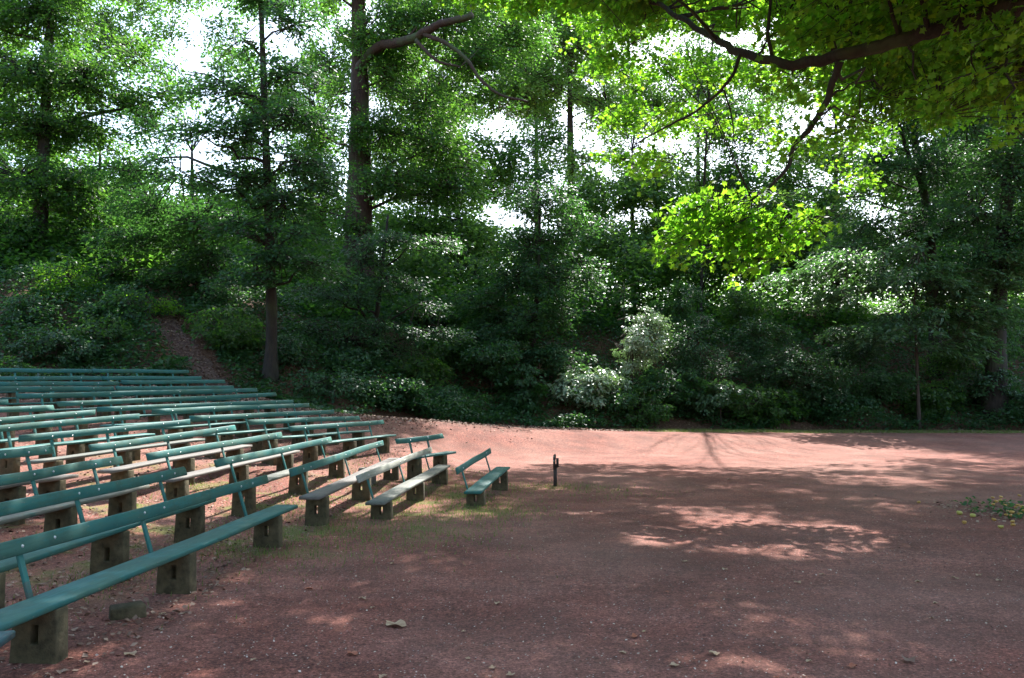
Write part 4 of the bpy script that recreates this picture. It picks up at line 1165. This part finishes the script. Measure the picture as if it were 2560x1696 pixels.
scatter_leaves("ivy", 190000, pick_bank(-0.1, 17, -0.66, 0.66, 1.0, 1.15), lift_ivy, 0.15, M['leaf_ivy'], 5, label="dense ivy and bramble cover over the whole bank")
scatter_leaves("undergrowth", 130000, pick_bank(9, 30, -0.7, 0.7, 0.6), lambda r, x, y: r.rand(len(x)) ** 1.2 * (2.6 + 1.6 * vnoise(np.stack([x, y], 1), 0.5, 12)) * np.clip((np.hypot(x, y) - 36) / 10, 0.25, 1.6), 0.28, M['leaf_mid'], 6, label="dense undergrowth along the top of the bank")


def pick_rect(x0, x1, y0, y1):
    def f(r, n):
        return r.uniform(x0, x1, n), r.uniform(y0, y1, n)
    return f


def pick_litter(r, n):
    phi = r.uniform(-0.62, 0.62, n)
    e = r.normal(-0.7, 0.9, n) - np.abs(r.normal(0, 1.6, n)) * np.clip((0.18 - phi) / 0.15, 0, 1)
    R = np.interp(phi, PHI, RAD) + e
    return R * np.sin(phi), R * np.cos(phi)


scatter_leaves("leaf_litter", 34000, pick_litter, lambda r, x, y: 0.01 + r.rand(len(x)) * 0.03, 0.09, M['litter'], 8, tilt=0.35, label="brown leaf litter along the foot of the bank")


def pick_benchlit(r, n):
    y = 4 + 24 * r.rand(n) ** 0.8
    x = -0.5 - 14 * r.rand(n) * (y / 28)
    x -= 2.0
    return x, y


scatter_leaves("leaf_litter", 15000, pick_benchlit, lambda r, x, y: 0.006 + r.rand(len(x)) * 0.015, 0.048, M['litter'], 9, tilt=0.35, label="small fallen leaves scattered between the benches")


def pick_specks(r, n):
    y = 2.6 + 32 * r.rand(n) ** 1.15
    u = r.uniform(-0.7, 0.72, n)
    return u * y, y


scatter_leaves("gravel_specks", 15000, pick_specks, lambda r, x, y: 0.006 + r.rand(len(x)) * 0.006, 0.019, M['litter_pale'], 10, tilt=0.4, label="pale chips and leaf scraps scattered over the red gravel")


def pick_path(r, n):
    t = r.uniform(0, 1, n) * (len(path_pts) - 1)
    x = np.interp(t, range(len(path_pts)), path_pts[:, 0]) + r.normal(0, 0.7, n)
    y = np.interp(t, range(len(path_pts)), path_pts[:, 1]) + r.normal(0, 0.7, n)
    return x, y


scatter_leaves("leaf_litter", 6000, pick_path, lambda r, x, y: 0.05 + r.rand(len(x)) * 0.02, 0.09, M['litter'], 12, tilt=0.3, label="fallen leaves on the climbing path")

# grass tufts
def grass(name, spots, label, seed, hmul=1.0):
    r = np.random.RandomState(seed)
    xs_, ys_ = [], []
    for (x, y, rx, ry, n) in spots:
        a = r.normal(size=(n, 2)) * [rx * .5, ry * .5]
        xs_.append(x + a[:, 0]); ys_.append(y + a[:, 1])
    x, y = np.concatenate(xs_), np.concatenate(ys_)
    n = len(x)
    z = H(x, y)
    hgt = r.uniform(0.02, 0.075, n) * hmul
    a = r.uniform(0, 6.28, n)
    wv = np.column_stack([np.cos(a), np.sin(a), np.zeros(n)]) * 0.0045
    ben = np.column_stack([np.sin(a), -np.cos(a), np.zeros(n)]) * (hgt * r.uniform(.2, .9, n))[:, None]
    b = np.column_stack([x, y, z - 0.005])
    V = np.stack([b - wv, b + wv, b + ben + np.array([0, 0, 1]) * hgt[:, None]], 1).reshape(-1, 3)
    t = np.arange(n * 3).reshape(-1, 3)
    tag(link_mesh(name, np_mesh(name, V, t), M['grass']), label, "grass", kind="stuff")


grass("grass", [(-1.4, 10.0, 1.2, 1.6, 1250), (-0.9, 13.2, 1.3, 3.0, 3000), (-2.4, 10.0, .8, 2.5, 1250), (-3.4, 12, .8, 4, 2000), (0.7, 15.8, 1.6, .8, 1100), (-0.3, 12.2, 1.0, 1.0, 900),
                (-1.9, 14, .7, 3.5, 1500), (-2.5, 17.5, 2.2, 1.5, 1250), (1.6, 14.6, 1.6, 1.0, 350), (-5, 12.5, .8, 3, 1250), (-3.0, 8.8, .5, .6, 350), (-3.7, 7.2, .5, 1.2, 450)],
      "thin green grass growing around the bench supports", 3)
gp = []
for k in range(26):
    px = 1600 + k * 38; ph = math.atan((px - CX) / F_PX); R_ = np.interp(ph, PHI, RAD) - 1.5
    gp.append((R_ * math.sin(ph), R_ * math.cos(ph), 1.3, 1.3, 1100))
grass("grass", gp, "straw green grass fringe along the far right edge of the gravel", 4, 1.8)

# ------------------------------------------------------------------ small things
# steel post
pp = P(1388, 1213, 15.9); pz0 = h1(pp[0], pp[1])
root = empty("steel_post", (pp[0], pp[1], pz0))
tag(root, "short dark rusty steel post standing alone in the gravel", "post")
mb = MB(); mb.tube([(0, 0, -0.1), (0, 0, 0.2), (0.002, 0, 0.44)], [0.040, 0.038, 0.036], 10)
mb.build("pipe", M['rust'], root, True)
mb = MB(); mb.box((-0.018, -0.042, 0.475), (0.05, 0.012, 0.28)); mb.box((-0.005, -0.022, 0.585), (0.042, 0.028, 0.10))
mb.build("plate", M['rust'], root)
mb = MB(); mb.box((0.045, -0.030, 0.475), (0.05, 0.05, 0.17)); mb.box((0.062, -0.03, 0.385), (0.085, 0.03, 0.014), [[.92, 0, -.38], [0, 1, 0], [.38, 0, .92]])
mb.build("bracket", M['rust'], root)
for z in (0.585, 0.50):
    bo = bpy.data.objects.new("bolt", bolt_mesh()); col.objects.link(bo); bo.parent = root
    bo.location = (-0.030, -0.0485, z); bo.rotation_euler = (0, 0, math.pi)

# lone spare block
pb_ = P(918, 1170, 15.2)
x0, y0 = pb_[0], pb_[1]
bl = block_mb(0, 0, -0.08, 0.30, 5, 0.28, 0.2)
o = bl.build("concrete_block", M['concrete_bare'])
o.location = (x0, y0, h1(x0, y0)); o.rotation_euler = (0, 0, 1.3)
add_bevel(o, 0.015)
tag(o, "bare mossy concrete support block without a seat between two benches", "concrete block")

# loose kerb stone under the front bench
q_ = P(318, 1542, 6.1)
mb = MB()
r = np.random.RandomState(4)
mb.box((0, 0, 0.035), (0.25, 0.12, 0.12))
mb.v[0] = mb.v[0] + r.uniform(-.012, .012, (8, 3))
o = mb.build("stone_block", M['concrete'])
o.location = (q_[0], q_[1], h1(q_[0], q_[1])); o.rotation_euler = (0.05, -0.06, 0.55)
add_bevel(o, 0.014)
tag(o, "loose grey stone lying under the front bench between two supports", "stone")

# plastic bottle
bx = P(150, 1134, 12.6)
bz = h1(bx[0], bx[1])
m_, nt, out_ = new_mat("bottle_plastic")
pbn = N(nt, "ShaderNodeBsdfPrincipled"); pbn.inputs["Base Color"].default_value = (0.55, 0.5, 0.65, 1); pbn.inputs["Roughness"].default_value = 0.15
pbn.inputs["Transmission Weight"].default_value = 0.35; nt.links.new(pbn.outputs[0], out_.inputs[0])
cap_m = simple_mat("bottle_cap", (0.10, 0.08, 0.35), (0.14, 0.11, 0.42), 8, 0.4, 0)
root = empty("plastic_bottle", (bx[0], bx[1], bz), 0.15)
tag(root, "discarded clear plastic bottle with purple blue cap lying between benches", "bottle")
mb = MB()
mb.tube([(0.10, 0, .034), (0.095, 0, .034), (0.05, 0, .034), (0.0, 0, .034), (-0.04, 0, .034), (-0.075, 0, .034), (-0.09, 0, .034)], [0.026, 0.033, 0.034, 0.031, 0.034, 0.018, 0.013], 12)
mb.build("body", m_, root, True)
mb = MB(); mb.tube([(-0.09, 0, .034), (-0.108, 0, .034)], [0.016, 0.0155], 12)
mb.build("cap", cap_m, root, True)

# fallen fruit and weeds at the right edge
def fruit_mesh(seed, s=1.0):
    r = np.random.RandomState(seed)
    k, n = 10, 7
    V, q, t = [], [], []
    for i in range(1, n):
        th = math.pi * i / n
        rr0 = math.sin(th) * (1 + 0.06 * math.cos(th * 3))
        for j in range(k):
            a = 2 * math.pi * j / k
            rad = 0.034 * s * rr0 * (1 + r.uniform(-.04, .04))
            V.append((rad * math.cos(a), rad * math.sin(a), 0.030 * s * (1 - math.cos(th)) - (0.006 if i == n - 1 else 0)))
    for i in range(n - 2):
        for j in range(k): q.append([i*k + j, i*k + (j+1) % k, (i+1)*k + (j+1) % k, (i+1)*k + j])
    V.append((0, 0, 0.002)); V.append((0, 0, 0.052 * s))
    c0, c1 = len(V) - 2, len(V) - 1
    for j in range(k):
        t.append([c0, (j+1) % k, j]); t.append([c1, (n-2)*k + j, (n-2)*k + (j+1) % k])
    return np_mesh("fruit", V, [np.array(q), np.array(t)], True)


fm = [fruit_mesh(i, s) for i, s in enumerate((1.0, 0.85, 1.15))]
for me_ in fm[:2]: me_.materials.append(M['fruit'])
fm[2].materials.append(M['fruit_green'])
spots = [(2502,1245),(2482,1247),(2502,1256),(2484,1265),(2398,1281,2),(2432,1286,2),(2411,1304),(2484,1301),(2533,1307),(2533,1315),(2503,1322,2),(2545,1266),(2555,1270),(2520,1283),(2530,1285),(2528,1292),(2550,1291),
         (2298,1255),(2548,1242),(2540,1272),(2512,1268),(2524,1262),(2560,1280),(2575,1262),(2580,1290),(2516,1290),(2490,1258),(2565,1300)]
rf = np.random.RandomState(8)
for i, s in enumerate(spots):
    px, py = s[0], s[1]
    d = EYE * F_PX / (py - 1009.5)
    p = P(px, py, d)
    me_ = fm[2] if len(s) > 2 else fm[i % 2]
    o = bpy.data.objects.new("fallen_fruit", me_); col.objects.link(o)
    o.location = (p[0], p[1], h1(p[0], p[1]) + (0.028 if px > 2470 else -0.004))
    o.rotation_euler = (rf.uniform(-.3, .3), rf.uniform(-.3, .3), rf.uniform(0, 6))
    lone = {4: "greenish fallen fruit lying left of the green weeds", 5: "greenish fallen fruit touching the left tip of the weeds", 6: "lone yellow fruit left of the weeds, the nearest on that side",
            17: "single pale yellow fruit lying alone on the gravel far left of the weeds"}
    o.scale = (rf.uniform(.8, 1.15), rf.uniform(.8, 1.1), rf.uniform(.7, 1.0))
    tag(o, lone.get(i, "small yellow fallen fruit among the weeds at the right edge"), "fruit", "fallen fruit at the right edge")

wp = P(2520, 1285, 11.7)
make_tree("weed_plant", "low green weeds spread flat among yellow fruit at the right edge", "plant",
          [(wp[0], wp[1], -0.02), (wp[0], wp[1], 0.04), (wp[0] + .02, wp[1], 0.08)], 0.008,
          [(np.array([wp[0] + 0.16 + dx, wp[1] + dy, 0.03]), (rx, ry, 0.02), 1.0) for dx, dy, rx, ry in ((0, 0.2, .25, .2), (-.5, .1, .12, .12), (-.4, .35, .14, .1), (-.2, -.3, .14, .08), (0, 1.2, .3, .25), (.3, .8, .25, .2), (-.1, .7, .2, .2), (.35, -.7, .25, .2), (.1, -.8, .2, .15), (.35, 1.7, .3, .25), (.6, 1.2, .3, .3), (-.2, 1.0, .15, .15), (.6, -.3, .2, .3), (-.28, -.05, .14, .1), (.1, -.25, .2, .12), (.3, .1, .2, .3), (-.12, .45, .14, .12), (.45, -.2, .2, .2), (.5, .4, .25, .25))],
          'leaf_dark', 'bark_brown', 91, leaf=0.08, dens=620, size=0.16, m=14, layered=0.6, part_crown="foliage", part_trunk="stem", limb_r=0.004, twigs=False)

def pick_weed(r, n):
    return wp[0] + 0.1 + r.normal(0, .38, n), wp[1] + 0.4 + r.normal(0, .7, n)


scatter_leaves("leaf_litter", 500, pick_weed, lambda r, x, y: 0.004 + r.rand(len(x)) * 0.012, 0.06, M['litter'], 15, tilt=0.4, label="dead leaves mixed into the weeds at the right edge")

# distinct fallen leaves
def curled_leaf(seed, s):
    r = np.random.RandomState(seed)
    k = 14
    ang_ = np.linspace(0, 2 * math.pi, k, endpoint=False)
    rad = s * (0.62 + 0.38 * np.abs(np.cos(ang_ * 2.5 + 0.3))) * r.uniform(.85, 1.1, k)
    V = [(0, 0, 0.012 * s / 0.1)]
    curl = r.uniform(0.25, 0.7)
    for f_ in (0.55, 1.0):
        for a, rr0 in zip(ang_, rad):
            x, y = rr0 * f_ * math.cos(a), rr0 * f_ * math.sin(a) * 0.75
            z = 0.004 + curl * (y * y) / s * 0.9 + 0.12 * s * math.sin(a * 3 + seed) * f_ + 0.13 * s
            V.append((x, y, z))
    t = [[0, 1 + j, 1 + (j+1) % k] for j in range(k)]
    q = [[1 + j, 1 + k + j, 1 + k + (j+1) % k, 1 + (j+1) % k] for j in range(k)]
    me_ = np_mesh("leaf", V, [np.array(q), np.array(t)], True)
    return me_


def place_leaf(px, py, s, seed, label, mat='dry_leaf', group=None):
    d = EYE * F_PX / (py - 1009.5)
    p = P(px, py, d)
    me_ = curled_leaf(seed, s); me_.materials.append(M[mat])
    o = bpy.data.objects.new("fallen_leaf", me_); col.objects.link(o)
    o.location = (p[0], p[1], h1(p[0], p[1]) + 0.004)
    o.rotation_euler = (0, 0, np.random.RandomState(seed).uniform(0, 6))
    tag(o, label, "leaf", group)


place_leaf(988, 1546, 0.105, 1, "large curled tan leaf lying on the gravel, bottom centre left")
place_leaf(880, 1618, 0.05, 2, "small orange red leaf below the left end of the large tan leaf", 'red_leaf')
place_leaf(773, 1462, 0.045, 3, "small red brown leaf on the gravel right of the second bench support", 'red_leaf')
place_leaf(325, 1628, 0.05, 4, "pale pinkish leaf in the lower left corner near the first support", 'dry_leaf')
place_leaf(2272, 1637, 0.06, 5, "dark brown crumpled leaf at the bottom right", 'litter')
rl = np.random.RandomState(77)
for i in range(46):
    py = 1180 + 500 * rl.rand() ** 0.8
    px = rl.uniform(150 if py > 1500 else 700, 2540)
    place_leaf(px, py, rl.uniform(0.022, 0.045), 100 + i, "small dry curled leaf lying on the red gravel", 'dry_leaf' if rl.rand() < 0.8 else 'red_leaf', "dry leaves strewn over the gravel")

print("LEAVES", LEAVES)
